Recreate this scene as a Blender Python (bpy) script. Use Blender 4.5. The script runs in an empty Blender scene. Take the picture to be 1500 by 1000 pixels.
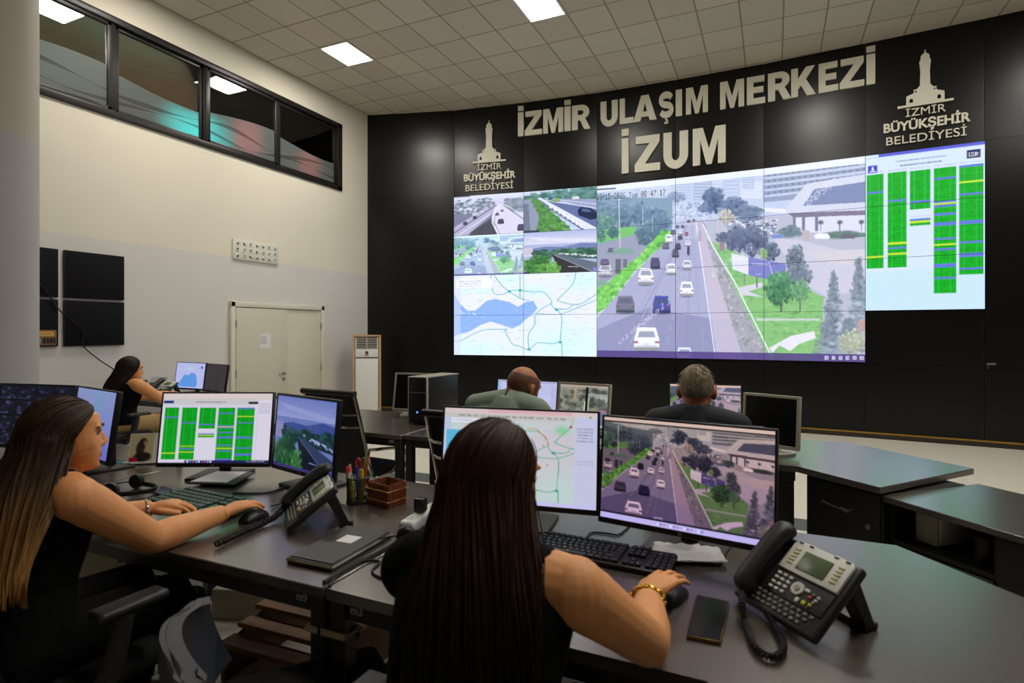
import bpy, bmesh, math, random
import numpy as np
from mathutils import Vector, Matrix

scn = bpy.context.scene
COL = scn.collection
PI = math.pi
R_ = math.radians
random.seed(7)
rng = np.random.default_rng(7)

# ------------------------------------------------------------------ camera
YAW = R_(24.45)
SN, CS = math.sin(YAW), math.cos(YAW)
EYE, FPX, HZ = 1.43, 844.0, 484.0
cam_data = bpy.data.cameras.new('camera')
cam_data.sensor_width = 36.0
cam_data.lens = FPX / 1500 * 36
cam_data.shift_y = (HZ - 500) / 1500
cam_data.dof.use_dof = True
cam_data.dof.focus_distance = 8.0
cam_data.dof.aperture_fstop = 4.5
cam_ob = bpy.data.objects.new('camera', cam_data)
COL.objects.link(cam_ob)
cam_ob.location = (0, 0, EYE)
cam_ob.rotation_euler = (PI / 2, 0, YAW)
scn.camera = cam_ob

# ------------------------------------------------------------------ world, exposure
wd = bpy.data.worlds.new('world')
scn.world = wd
wd.use_nodes = True
wd.node_tree.nodes['Background'].inputs[0].default_value = (0.02, 0.022, 0.025, 1)
wd.node_tree.nodes['Background'].inputs[1].default_value = 0.2
vs = scn.view_settings
vs.view_transform = 'Standard'
vs.look = 'None'
vs.exposure = 0.0
vs.gamma = 1.0
vs.use_curve_mapping = False
LAMP_POWER = 68.0          # radiance of the ceiling light diffusers
LAMP_COL = (1.0, 0.945, 0.86)


# ------------------------------------------------------------------ where a pixel of the photograph lies in the room
def cam_pt(px, py, z):
    x = (px - 750) / FPX * z
    return Vector((x * CS - z * SN, x * SN + z * CS, EYE - (py - HZ) / FPX * z))


def at(px, py, h=0.74):
    return cam_pt(px, py, (EYE - h) * FPX / (py - HZ))


def at_x(px, py, X):
    d = (px - 750) / FPX
    return cam_pt(px, py, X / (d * CS - SN))


def at_y(px, py, Y):
    d = (px - 750) / FPX
    return cam_pt(px, py, Y / (d * SN + CS))


# ------------------------------------------------------------------ materials
def lin(c):
    c = np.asarray(c, float) / 255.0
    return np.where(c <= 0.04045, c / 12.92, ((c + 0.055) / 1.055) ** 2.4)


def rgba(c):
    l = lin(c)
    return (float(l[0]), float(l[1]), float(l[2]), 1.0)


class NT:
    def __init__(self, name):
        self.m = bpy.data.materials.new(name)
        self.m.use_nodes = True
        self.t = self.m.node_tree
        self.t.nodes.clear()
        self.out = self.n('ShaderNodeOutputMaterial')

    def n(self, kind, **kw):
        nd = self.t.nodes.new(kind)
        for k, v in kw.items():
            setattr(nd, k, v)
        return nd

    def l(self, a, b):
        self.t.links.new(a, b)

    def math(self, op, a, b=None, c=None):
        nd = self.n('ShaderNodeMath', operation=op)
        for i, v in enumerate((a, b, c)):
            if v is None:
                continue
            if isinstance(v, (int, float)):
                nd.inputs[i].default_value = v
            else:
                self.l(v, nd.inputs[i])
        return nd.outputs[0]

    def mix(self, fac, a, b):
        nd = self.n('ShaderNodeMix', data_type='RGBA')
        for i, v in ((0, fac), (6, a), (7, b)):
            if isinstance(v, (int, float)):
                nd.inputs[i].default_value = v
            elif isinstance(v, tuple):
                nd.inputs[i].default_value = v
            else:
                self.l(v, nd.inputs[i])
        return nd.outputs[2]

    def bsdf(self, rough=.5, metal=0., spec=.5):
        b = self.n('ShaderNodeBsdfPrincipled')
        b.inputs['Roughness'].default_value = rough
        b.inputs['Metallic'].default_value = metal
        b.inputs['Specular IOR Level'].default_value = spec
        self.l(b.outputs[0], self.out.inputs[0])
        return b


def mat(name, col, rough=.5, metal=0., var=.12, scale=30., bump=0., spec=.5, stretch=None, coat=0., sheen=0.):
    k = NT(name)
    b = k.bsdf(rough, metal, spec)
    tc = k.n('ShaderNodeTexCoord')
    nz = k.n('ShaderNodeTexNoise')
    nz.inputs['Scale'].default_value = scale
    nz.inputs['Detail'].default_value = 4
    if stretch:
        mp = k.n('ShaderNodeMapping')
        mp.inputs['Scale'].default_value = stretch
        k.l(tc.outputs['Object'], mp.inputs[0])
        k.l(mp.outputs[0], nz.inputs['Vector'])
    else:
        k.l(tc.outputs['Object'], nz.inputs['Vector'])
    c = np.array(rgba(col)[:3])
    lo = tuple(np.clip(c * (1 - var), 0, 1)) + (1.,)
    hi = tuple(np.clip(c * (1 + var), 0, 1)) + (1.,)
    k.l(k.mix(nz.outputs[0], lo, hi), b.inputs['Base Color'])
    if bump:
        bp = k.n('ShaderNodeBump')
        bp.inputs['Strength'].default_value = bump
        bp.inputs['Distance'].default_value = .002
        k.l(nz.outputs[0], bp.inputs['Height'])
        k.l(bp.outputs[0], b.inputs['Normal'])
    b.inputs['Coat Weight'].default_value = coat
    b.inputs['Sheen Weight'].default_value = sheen
    return k.m


def emit_mat(name, col, strength):
    k = NT(name)
    e = k.n('ShaderNodeEmission')
    e.inputs[0].default_value = tuple(col) + (1.,)
    e.inputs[1].default_value = strength
    k.l(e.outputs[0], k.out.inputs[0])
    return k.m


def screen_mat(name, strength, gloss=.06):
    """lit display: the picture is a colour attribute, under a thin glossy front"""
    k = NT(name)
    a = k.n('ShaderNodeAttribute', attribute_name='picture')
    b = k.bsdf(.35, 0., .3)
    b.inputs['Base Color'].default_value = (.008, .008, .009, 1)
    k.l(a.outputs['Color'], b.inputs['Emission Color'])
    b.inputs['Emission Strength'].default_value = strength
    return k.m


# ------------------------------------------------------------------ mesh builder
def frame_from(d, up=Vector((0, 0, 1))):
    d = Vector(d).normalized()
    x = d.cross(Vector(up))
    if x.length < 1e-4:
        x = d.cross(Vector((0, 1, 0)))
    x.normalize()
    return x, x.cross(d).normalized(), d


def smooth_path(pts, n=6):
    P = [Vector(p) for p in pts]
    if len(P) < 3:
        return P
    out = []
    for i in range(len(P) - 1):
        p0, p1, p2, p3 = P[max(i - 1, 0)], P[i], P[i + 1], P[min(i + 2, len(P) - 1)]
        for j in range(n):
            t = j / n
            out.append(.5 * ((2 * p1) + (p2 - p0) * t + (2 * p0 - 5 * p1 + 4 * p2 - p3) * t * t + (3 * p1 - p0 - 3 * p2 + p3) * t ** 3))
    out.append(P[-1])
    return out


class MB:
    def __init__(self):
        self.v, self.f, self.mi = [], [], []

    def add(self, vs_, fs, m=0, M=None):
        o = len(self.v)
        for p in vs_:
            p = Vector(p)
            self.v.append(M @ p if M is not None else p)
        for f in fs:
            self.f.append([i + o for i in f])
            self.mi.append(m)
        return self

    def box(self, c, s, M=None, m=0, bev=0., seg=2):
        c, s = Vector(c), Vector(s) * .5
        vs_ = [c + Vector((sx * s.x, sy * s.y, sz * s.z)) for sz in (-1, 1) for sy in (-1, 1) for sx in (-1, 1)]
        fs = [(0, 2, 3, 1), (4, 5, 7, 6), (0, 1, 5, 4), (2, 6, 7, 3), (0, 4, 6, 2), (1, 3, 7, 5)]
        if bev <= 0:
            return self.add(vs_, fs, m, M)
        bm = bmesh.new()
        bv = [bm.verts.new(p) for p in vs_]
        for f in fs:
            bm.faces.new([bv[i] for i in f])
        return self.from_bm(bm, bev, seg, m, M)

    def from_bm(self, bm, bev, seg, m=0, M=None):
        if bev > 0:
            bmesh.ops.bevel(bm, geom=list(bm.edges), offset=bev, segments=seg, affect='EDGES', profile=.5)
        bm.verts.index_update()
        self.add([v.co.copy() for v in bm.verts], [[v.index for v in f.verts] for f in bm.faces], m, M)
        bm.free()
        return self

    def prism(self, poly, z0, z1, M=None, m=0, bev=0., seg=2):
        n = len(poly)
        area = sum(poly[i][0] * poly[(i + 1) % n][1] - poly[(i + 1) % n][0] * poly[i][1] for i in range(n))
        if area < 0:
            poly = poly[::-1]
        vs_ = [Vector((p[0], p[1], z0)) for p in poly] + [Vector((p[0], p[1], z1)) for p in poly]
        fs = [list(range(n))[::-1], list(range(n, 2 * n))] + [(i, (i + 1) % n, n + (i + 1) % n, n + i) for i in range(n)]
        if bev <= 0:
            return self.add(vs_, fs, m, M)
        bm = bmesh.new()
        bv = [bm.verts.new(p) for p in vs_]
        for f in fs:
            bm.faces.new([bv[i] for i in f])
        return self.from_bm(bm, bev, seg, m, M)

    def loft(self, rings, m=0, caps=True, M=None):
        n = len(rings[0])
        vs_ = [p for r in rings for p in r]
        fs = []
        for i in range(len(rings) - 1):
            for j in range(n):
                k = (j + 1) % n
                fs.append((i * n + j, i * n + k, (i + 1) * n + k, (i + 1) * n + j))
        if caps:
            fs.append(list(range(n))[::-1])
            fs.append([(len(rings) - 1) * n + j for j in range(n)])
        return self.add(vs_, fs, m, M)

    def tube(self, pts, r, n=8, m=0, M=None, flat=1., up=(0, 0, 1), smooth=0):
        P = smooth_path(pts, smooth) if smooth else [Vector(p) for p in pts]
        k = len(P)
        if not isinstance(r, (list, tuple)):
            rr = [r] * k
        else:
            rr = [float(np.interp(i / (k - 1), np.linspace(0, 1, len(r)), r)) for i in range(k)]
        rings = []
        px = None
        for i in range(k):
            d = (P[min(i + 1, k - 1)] - P[max(i - 1, 0)])
            if d.length < 1e-9:
                d = Vector((0, 0, 1))
            d.normalize()
            if px is None:
                x, y, _ = frame_from(d, Vector(up))
            else:
                x = (px - d * px.dot(d))
                if x.length < 1e-6:
                    x = frame_from(d)[0]
                x.normalize()
                y = d.cross(x) * -1 if False else x.cross(d)
            px = x
            rings.append([P[i] + (x * math.cos(a) + y * math.sin(a) * flat) * rr[i] for a in [2 * PI * j / n for j in range(n)]])
        return self.loft(rings, m, True, M)

    def cyl(self, p0, p1, r0, r1=None, n=20, m=0, M=None):
        return self.tube([p0, p1], [r0, r0 if r1 is None else r1], n, m, M)

    def ell(self, c, r, M=None, m=0, nu=16, nv=10):
        c, rings = Vector(c), []
        vs_ = [c + Vector((0, 0, -r[2]))]
        for i in range(1, nv):
            t = PI * i / nv - PI / 2
            for j in range(nu):
                a = 2 * PI * j / nu
                vs_.append(c + Vector((r[0] * math.cos(t) * math.cos(a), r[1] * math.cos(t) * math.sin(a), r[2] * math.sin(t))))
        vs_.append(c + Vector((0, 0, r[2])))
        fs = [(0, 1 + (j + 1) % nu, 1 + j) for j in range(nu)]
        for i in range(nv - 2):
            for j in range(nu):
                k = (j + 1) % nu
                fs.append((1 + i * nu + j, 1 + i * nu + k, 1 + (i + 1) * nu + k, 1 + (i + 1) * nu + j))
        L = len(vs_) - 1
        o = 1 + (nv - 2) * nu
        fs += [(L, o + j, o + (j + 1) % nu) for j in range(nu)]
        return self.add(vs_, fs, m, M)

    def mesh(self, name, mats, smooth=True, ang=38):
        me = bpy.data.meshes.new(name)
        me.from_pydata([tuple(p) for p in self.v], [], self.f)
        for mm in (mats if isinstance(mats, (list, tuple)) else [mats]):
            me.materials.append(mm)
        me.polygons.foreach_set('material_index', self.mi)
        if smooth:
            me.polygons.foreach_set('use_smooth', [True] * len(me.polygons))
            me.set_sharp_from_angle(angle=R_(ang))
        me.update()
        return me

    def build(self, name, mats, parent=None, smooth=True, world=False, ang=38, label=None):
        if world and parent is not None:
            Mi = wm(parent).inverted()
            self.v = [Mi @ p for p in self.v]
        o = bpy.data.objects.new(name, self.mesh(name, mats, smooth, ang))
        COL.objects.link(o)
        if parent is not None:
            o.parent = parent
        if label:
            o['label'] = label
        return o


def wm(o):
    return (wm(o.parent) @ o.matrix_basis) if o.parent else o.matrix_basis.copy()


def tag(o, label, cat, group=None, kind=None):
    o['label'] = label
    o['category'] = cat
    if group:
        o['group'] = group
    if kind:
        o['kind'] = kind
    return o


def thing(name, label, cat, loc=(0, 0, 0), rz=0., group=None):
    o = bpy.data.objects.new(name, None)
    o.empty_display_size = .05
    COL.objects.link(o)
    o.location = loc
    o.rotation_euler = (0, 0, rz)
    return tag(o, label, cat, group)


def struct(o):
    o['kind'] = 'structure'
    return o


def copy_tree(o, parent=None):
    c = o.copy()
    COL.objects.link(c)
    c.parent = parent
    for ch in list(o.children):
        copy_tree(ch, c)
    return c


def Rz(a):
    return Matrix.Rotation(a, 4, 'Z')


def TR(loc, rz=0., rx=0.):
    return Matrix.Translation(Vector(loc)) @ Matrix.Rotation(rz, 4, 'Z') @ Matrix.Rotation(rx, 4, 'X')


def curve_mesh(name, loops, depth, m, parent=None, M=None, bev=0.):
    """closed outlines (holes allowed) -> solid letters and emblems"""
    cu = bpy.data.curves.new(name, 'CURVE')
    cu.dimensions = '2D'
    cu.fill_mode = 'BOTH'
    cu.extrude = depth / 2
    cu.bevel_depth = bev
    for lp in loops:
        sp = cu.splines.new('POLY')
        sp.points.add(len(lp) - 1)
        for i, p in enumerate(lp):
            sp.points[i].co = (p[0], p[1], 0, 1)
        sp.use_cyclic_u = True
    return curve_obj(name, cu, m, parent, M)


def curve_obj(name, cu, m, parent, M):
    t = bpy.data.objects.new(name + '_tmp', cu)
    COL.objects.link(t)
    dg = bpy.context.evaluated_depsgraph_get()
    me = bpy.data.meshes.new_from_object(t.evaluated_get(dg))
    bpy.data.objects.remove(t)
    bpy.data.curves.remove(cu)
    if M is not None:
        me.transform(M)
    me.name = name
    me.materials.clear()
    me.materials.append(m)
    o = bpy.data.objects.new(name, me)
    COL.objects.link(o)
    if parent is not None:
        o.parent = parent
    return o


def text_obj(name, s, size, m, parent=None, M=None, depth=.001, bold=0., align='CENTER', width=None, space=1.):
    cu = bpy.data.curves.new(name, 'FONT')
    cu.body = s
    cu.size = size
    cu.align_x = align
    cu.extrude = depth / 2
    cu.offset = bold
    cu.space_character = space
    o = curve_obj(name, cu, m, parent, None)
    me = o.data
    if width:
        xs = [v.co.x for v in me.vertices]
        k = width / max(1e-6, max(xs) - min(xs))
        me.transform(Matrix.Diagonal((k, 1, 1, 1)))
    if M is not None:
        me.transform(M)
    return o

# ------------------------------------------------------------------ pictures shown on the displays (painted as colour values per vertex)
FONT = {}
_F = """0 0e11131519110e|1 040c040404040e|2 0e11010204081f|3 1f02040201110e|4 02060a121f0202|5 1f101e0101110e|6 0608101e11110e|7 1f010204080808|8 0e11110e11110e|9 0e11110f01020c|- 0000000e000000|: 00040000040000|. 00000000000404|T 1f040404040404|a 00000e010f110f|b 10101619111e00|d 01010d13110f00|e 00000e111f100e|f 0609081c080808|g 000f11110f010e|h 10101619111111|i 04000c0404040e|l 0c04040404040e|m 00001a15151111|n 00001619111111|o 00000e1111110e|r 00001619101010|t 08081c08080906|u 0000111111130d|v 0000111111 0a04|w 0000111115150a|I 0e04040404040e|Z 1f01020408101f|U 1111111111110e|M 111b1515111111|G 0e11101711110f|s 00000f100e011e|k 10101214181412|y 000011110f010e|c 00000e1010110e|p 00001e111e1010|C 0e11101010110e|E 1f10101e10101f"""
for _e in _F.split('|'):
    FONT[_e[0]] = [int(_e[2:].replace(' ', '')[i * 2:i * 2 + 2], 16) for i in range(7)]


class Canvas:
    def __init__(s, w, h, bg=(0, 0, 0), fn=None):
        s.w, s.h = w, h
        s.a = np.zeros((h, w, 3)) + np.array(bg, float)
        s.fn = fn

    def T(s, pts):
        p = np.array(pts, float).reshape(-1, 2)
        return s.fn(p) if s.fn else p * [s.w, s.h]

    def _blend(s, x0, y0, mk, col, al):
        h, w = mk.shape[:2]
        k = (mk * al)[..., None]
        reg = s.a[y0:y0 + h, x0:x0 + w]
        reg[:] = reg * (1 - k) + np.array(col, float) * k

    def bb(s, p, pad=2):
        x0 = max(0, int(p[:, 0].min() - pad)); x1 = min(s.w, int(p[:, 0].max() + pad + 1))
        y0 = max(0, int(p[:, 1].min() - pad)); y1 = min(s.h, int(p[:, 1].max() + pad + 1))
        if x1 <= x0 or y1 <= y0:
            return None
        yy, xx = np.mgrid[y0:y1, x0:x1]
        return x0, y0, xx + .5, yy + .5

    def poly(s, pts, col, al=1.):
        p = s.T(pts)
        b = s.bb(p)
        if b is None:
            return s
        x0, y0, xx, yy = b
        ins = np.zeros(xx.shape, bool)
        n = len(p)
        for i in range(n):
            xa, ya = p[i]; xb, yb = p[(i + 1) % n]
            if ya == yb:
                continue
            c = (ya > yy) != (yb > yy)
            ins ^= c & (xx < (xb - xa) * (yy - ya) / (yb - ya) + xa)
        s._blend(x0, y0, ins.astype(float), col, al)
        return s

    def rect(s, x0, y0, x1, y1, col, al=1.):
        return s.poly([(x0, y0), (x1, y0), (x1, y1), (x0, y1)], col, al)

    def line(s, pts, wd, col, al=1.):
        p = s.T(pts)
        b = s.bb(p, wd + 2)
        if b is None:
            return s
        x0, y0, xx, yy = b
        d = np.full(xx.shape, 1e9)
        for i in range(len(p) - 1):
            a, c = p[i], p[i + 1] - p[i]
            t = np.clip(((xx - a[0]) * c[0] + (yy - a[1]) * c[1]) / max(1e-9, c @ c), 0, 1)
            d = np.minimum(d, np.hypot(xx - a[0] - t * c[0], yy - a[1] - t * c[1]))
        s._blend(x0, y0, np.clip(wd / 2 + .5 - d, 0, 1), col, al)
        return s

    def ell(s, x, y, rx, ry, col, al=1., soft=.25):
        """rx, ry in the same units as x, y"""
        p = s.T([(x - rx, y - ry), (x + rx, y + ry), (x, y)])
        b = s.bb(p[:2])
        if b is None:
            return s
        x0, y0, xx, yy = b
        ax, ay = abs(p[1, 0] - p[0, 0]) / 2 + 1e-6, abs(p[1, 1] - p[0, 1]) / 2 + 1e-6
        q = np.hypot((xx - p[2, 0]) / ax, (yy - p[2, 1]) / ay)
        s._blend(x0, y0, np.clip((1 - q) / soft, 0, 1), col, al)
        return s

    def tree(s, x, y, rx, ry, col, n=60, var=28, r=.2, al=.75):
        s.ell(x, y, rx * .9, ry * .9, np.array(col) - var * .4, .9, .4)
        for _ in range(n):
            a, q = rng.uniform(0, 2 * PI), math.sqrt(rng.uniform(0, 1))
            dx, dy = math.cos(a) * q, math.sin(a) * q
            v = rng.normal(0, var) - dy * var * .8 - dx * var * .3
            k = rng.uniform(.5, 1.2)
            s.ell(x + dx * rx, y + dy * ry, rx * r * k, ry * r * k, np.clip(np.array(col) + v * np.array([.9, 1.1, .9]), 0, 255), al, .5)
        return s

    def speck(s, poly, cols, n, rx, ry, al=.7):
        p = np.array(poly, float)
        lo, hi = p.min(0), p.max(0)
        k = 0
        while k < n:
            q = rng.uniform(lo, hi)
            c = False
            for i in range(len(p)):
                a, b = p[i], p[(i + 1) % len(p)]
                if (a[1] > q[1]) != (b[1] > q[1]) and q[0] < (b[0] - a[0]) * (q[1] - a[1]) / (b[1] - a[1]) + a[0]:
                    c = not c
            k += 1
            if c:
                col = np.array(cols[rng.integers(len(cols))], float) + rng.normal(0, 8)
                s.ell(q[0], q[1], rx * rng.uniform(.5, 1.3), ry * rng.uniform(.5, 1.3), col, al, .5)
        return s

    def car(s, x, y, w, h, col, al=1., glass=(70, 80, 110)):
        """seen from behind: roof, rear window, body, tyres"""
        c = np.array(col, float)
        s.ell(x, y + h * .5, w * .6, h * .12, (70, 72, 95), .55 * al, .5)
        s.poly([(x - w * .5, y + h * .5), (x - w * .5, y + h * .02), (x - w * .36, y - h * .45), (x + w * .36, y - h * .45), (x + w * .5, y + h * .02), (x + w * .5, y + h * .5)], c, al)
        s.poly([(x - w * .36, y - h * .04), (x - w * .28, y - h * .30), (x + w * .28, y - h * .30), (x + w * .36, y - h * .04)], c * .4 + np.array(glass) * .6, al * .85)
        s.poly([(x - w * .5, y + h * .04), (x + w * .5, y + h * .04), (x + w * .46, y + h * .1), (x - w * .46, y + h * .1)], np.clip(c * 1.1, 0, 255), al * .7)
        s.poly([(x - w * .42, y + h * .28), (x + w * .42, y + h * .28), (x + w * .44, y + h * .36), (x - w * .44, y + h * .36)], c * .82, al * .8)
        s.rect(x - w * .34, y - h * .45, x + w * .34, y - h * .38, np.clip(c * 1.12 + 8, 0, 255), al)
        s.rect(x - w * .5, y + h * .1, x - w * .34, y + h * .2, (150, 50, 60), al * .7)
        s.rect(x + w * .34, y + h * .1, x + w * .5, y + h * .2, (150, 50, 60), al * .7)
        s.rect(x - w * .5, y + h * .36, x + w * .5, y + h * .5, c * .5, al * .8)
        s.rect(x - w * .14, y + h * .18, x + w * .14, y + h * .28, np.clip(c * .8 + 30, 0, 255), al)
        return s

    def text(s, t, x, y, dx, dy, col, al=1., sk=0., rise=0.):
        """5 x 7 dot letters; dx, dy: size of a dot; rise: slope of the line of writing"""
        cx = x
        for ch in t:
            g = FONT.get(ch)
            if g:
                for r_, bits in enumerate(g):
                    for c_ in range(5):
                        if bits >> (4 - c_) & 1:
                            X = cx + c_ * dx + sk * (7 - r_) * dy
                            Y = y + r_ * dy + rise * (X - x)
                            s.poly([(X, Y), (X + dx * 1.05, Y + rise * dx), (X + dx * 1.05, Y + dy * 1.05 + rise * dx), (X, Y + dy * 1.05)], col, al)
            cx += dx * 6
        return s

    def grad(s, c0, c1, y0=0., y1=1.):
        t = np.clip((np.linspace(0, 1, s.h) - y0) / (y1 - y0), 0, 1)[:, None, None]
        m = ((np.linspace(0, 1, s.h) >= y0) & (np.linspace(0, 1, s.h) <= y1))
        s.a[m] = (np.array(c0) * (1 - t) + np.array(c1) * t)[m]
        return s

    def noise(s, amp, cell=1):
        n = rng.normal(0, amp, (s.h // cell + 1, s.w // cell + 1))
        s.a += np.repeat(np.repeat(n, cell, 0), cell, 1)[:s.h, :s.w, None]
        return s

    def dashes(s, x0, y0, x1, y1, rows, col, al=.6, fill=.7):
        for r_ in range(rows):
            y = y0 + (y1 - y0) * (r_ + .2) / rows
            x = x0
            while x < x1:
                L = rng.uniform(.02, .1) * (x1 - x0)
                s.rect(x, y, min(x + L * fill, x1), y + (y1 - y0) / rows * .5, col, al * rng.uniform(.5, 1))
                x += L
        return s

    def grade(s, gain=(1, 1, 1), lift=(0, 0, 0), gamma=1.):
        s.a = np.clip(s.a / 255, 0, 1) ** gamma * 255 * np.array(gain) + np.array(lift)
        return s

    def desat(s, f):
        l = (s.a @ np.array([.3, .59, .11]))[..., None]
        s.a = l + (s.a - l) * f
        return s

    def copy(s):
        c = Canvas(s.w, s.h)
        c.a = s.a.copy()
        return c


def zoom_fn(w, h, xs, us, ytl, ytr, ybl, ybr):
    """points measured on a slanted screen -> upright picture"""
    def fn(p):
        u = np.interp(p[:, 0], xs, us)
        lo, hi = p[:, 0] < xs[0], p[:, 0] > xs[-1]
        u = np.where(lo, us[0] + (p[:, 0] - xs[0]) * (us[1] - us[0]) / (xs[1] - xs[0]), u)
        u = np.where(hi, us[-1] + (p[:, 0] - xs[-1]) * (us[-1] - us[-2]) / (xs[-1] - xs[-2]), u)
        k = (p[:, 0] - xs[0]) / (xs[-1] - xs[0])
        t, b = ytl + (ytr - ytl) * k, ybl + (ybr - ybl) * k
        return np.c_[u * w, (p[:, 1] - t) / (b - t) * h]
    return fn


def paint_highway(w=960, h=640, overlay=True):
    c = Canvas(w, h, (196, 208, 236), zoom_fn(w, h, [18, 437, 910, 1455], [0, 1 / 3, 2 / 3, 1], 51, -116, 966, 988))
    P, E, L = c.poly, c.ell, c.line
    # haze, skyline
    P([(18, 51), (1460, -120), (1460, 300), (18, 300)], (186, 200, 232))
    for (x0, y0, x1, y1, col) in [(440, 10, 520, 110, (166, 186, 222)), (540, 0, 640, 120, (150, 172, 212)), (640, -40, 700, 90, (190, 202, 230)), (705, -60, 785, 80, (172, 190, 226)), (790, 20, 900, 110, (205, 214, 238)), (250, 40, 420, 100, (176, 194, 226)), (60, 60, 240, 110, (160, 182, 216)), (800, -30, 860, 60, (160, 178, 216))]:
        c.rect(x0, y0, x1, y1, col, .85)
        for k in range(7):
            yy = y0 + (y1 - y0) * (k + .3) / 7
            c.rect(x0 + 4, yy, x1 - 4, yy + 5, (222, 230, 246), .6)
    for _ in range(120):
        E(rng.uniform(400, 640), rng.uniform(130, 215), rng.uniform(4, 12), rng.uniform(3, 8), [(224, 230, 246), (120, 140, 180), (150, 170, 206)][rng.integers(3)], .6)
    # left bank: trees, lawn, other carriageway
    P([(18, 110), (420, 110), (420, 330), (18, 480)], (120, 152, 176))
    P([(18, 290), (230, 262), (230, 310), (18, 360)], (104, 190, 96))
    P([(18, 370), (280, 290), (280, 430), (18, 600)], (146, 150, 178))
    for (x, y, rx, ry, col) in [(60, 160, 60, 70, (96, 132, 156)), (160, 200, 70, 60, (84, 122, 146)), (60, 240, 60, 50, (90, 140, 130)), (240, 190, 60, 60, (92, 124, 156)), (330, 210, 60, 55, (92, 126, 162)), (110, 300, 35, 30, (56, 104, 110)), (280, 310, 60, 55, (78, 112, 132)), (330, 275, 60, 50, (80, 116, 140)), (40, 310, 30, 40, (70, 120, 110)), (440, 105, 60, 26, (130, 152, 190)), (380, 240, 40, 35, (88, 118, 150)), (120, 130, 80, 34, (120, 150, 180))]:
        c.tree(x, y, rx, ry, col, 60, 16)
    # motorway
    P([(18, 760), (18, 1000), (700, 1000), (552, 225), (480, 225), (430, 290), (240, 500)], (162, 166, 204))
    P([(18, 820), (18, 1000), (700, 1000), (640, 760), (300, 700)], (122, 124, 172), .65)
    P([(470, 225), (552, 225), (570, 330), (420, 330)], (188, 192, 220), .7)
    for (a, b) in [((190, 920), (500, 240)), ((390, 930), (525, 240))]:
        for k in range(16):
            t0, t1 = (k / 16) ** 1.6, ((k + .45) / 16) ** 1.6
            L([(b[0] + (a[0] - b[0]) * t0, b[1] + (a[1] - b[1]) * t0), (b[0] + (a[0] - b[0]) * t1, b[1] + (a[1] - b[1]) * t1)], 2., (214, 216, 238), .75)
    for k in range(26):
        x = rng.uniform(80, 640)
        L([(520 + (x - 400) * .08, 260), (x, 990)], rng.uniform(2, 9), [(128, 130, 176), (172, 174, 206)][k % 2], .18)
    # hard shoulder, ditch, kerb
    P([(552, 225), (590, 225), (815, 1000), (672, 1000), (575, 380)], (186, 178, 206))
    P([(560, 300), (600, 330), (740, 760), (640, 760)], (196, 184, 206), .6)
    P([(585, 225), (612, 260), (960, 1000), (812, 1000), (640, 440)], (158, 158, 172))
    c.speck([(600, 300), (650, 360), (950, 1000), (815, 1000), (640, 440)], [(130, 132, 140), (186, 186, 196), (146, 142, 150)], 700, 10, 10)
    # right bank: lawns, paths, roads
    P([(605, 225), (1460, 180), (1460, 1000), (960, 1000), (610, 300)], (178, 182, 204))
    P([(640, 340), (830, 430), (1240, 640), (1230, 1000), (960, 1000), (690, 450)], (122, 190, 104))
    c.speck([(640, 340), (830, 430), (1240, 640), (1230, 1000), (960, 1000), (690, 450)], [(96, 168, 84), (140, 204, 112), (110, 180, 100)], 500, 22, 9, .5)
    P([(780, 590), (900, 560), (905, 585), (830, 610), (910, 640), (800, 630)], (206, 206, 222))
    P([(870, 755), (1220, 755), (1220, 766), (872, 768)], (190, 204, 196))
    P([(940, 915), (1060, 850), (1190, 822), (1200, 860), (1110, 890), (1060, 930), (1000, 900), (960, 940)], (226, 224, 236))
    P([(1130, 560), (1260, 640), (1460, 600), (1460, 420), (1100, 330), (960, 320)], (198, 196, 218))
    P([(1130, 400), (1460, 380), (1460, 460), (1300, 470)], (206, 200, 212))
    L([(590, 250), (640, 360), (760, 560), (955, 960)], 5, (226, 228, 244))
    L([(553, 240), (600, 560), (660, 980)], 3.5, (232, 234, 250))
    # office block, canopy, car park
    P([(910, -40), (1460, -130), (1460, 60), (1120, 110), (910, 130)], (136, 150, 186))
    for k in range(5):
        y0 = 96 - k * 32
        P([(912, y0 - 4), (1180, y0 - 34), (1460, y0 - 70), (1460, y0 - 56), (1180, y0 - 20), (912, y0 + 8)], (186, 198, 226))
        for q in range(16):
            x = 930 + q * 34
            c.rect(x, y0 - 20 - (x - 912) * .12, x + 16, y0 - 6 - (x - 912) * .12, (92, 110, 150), .6)
    P([(1035, 160), (1150, 30), (1460, -20), (1460, 20), (1190, 60), (1130, 150), (1460, 130), (1460, 175), (1035, 190)], (204, 210, 232))
    P([(1130, 148), (1190, 60), (1460, 20), (1460, 130)], (112, 128, 176))
    P([(1045, 188), (1460, 175), (1460, 205), (1080, 215)], (116, 106, 140))
    P([(1090, 212), (1460, 200), (1460, 300), (1090, 290)], (214, 216, 240))
    for x in (1075, 1125, 1195):
        c.rect(x, 195, x + 16, 285, (110, 112, 150))
    for x in (1225, 1325, 1435):
        c.tree(x, 238, 18, 14, (70, 100, 90), 12, 10)
        c.rect(x - 2, 240, x + 2, 284, (96, 96, 110))
    P([(880, 155), (1035, 165), (1035, 188), (880, 178)], (226, 228, 244))
    c.tree(1340, 305, 120, 20, (84, 116, 110), 60, 14)
    c.tree(1060, 290, 70, 36, (90, 120, 130), 40, 14)
    P([(690, 230), (960, 240), (1000, 320), (760, 330)], (150, 158, 184))
    for _ in range(130):
        E(rng.uniform(730, 990), rng.uniform(225, 300), 10, 5, [(230, 234, 246), (96, 104, 140), (200, 208, 232), (70, 78, 110)][rng.integers(4)], .85)
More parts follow.
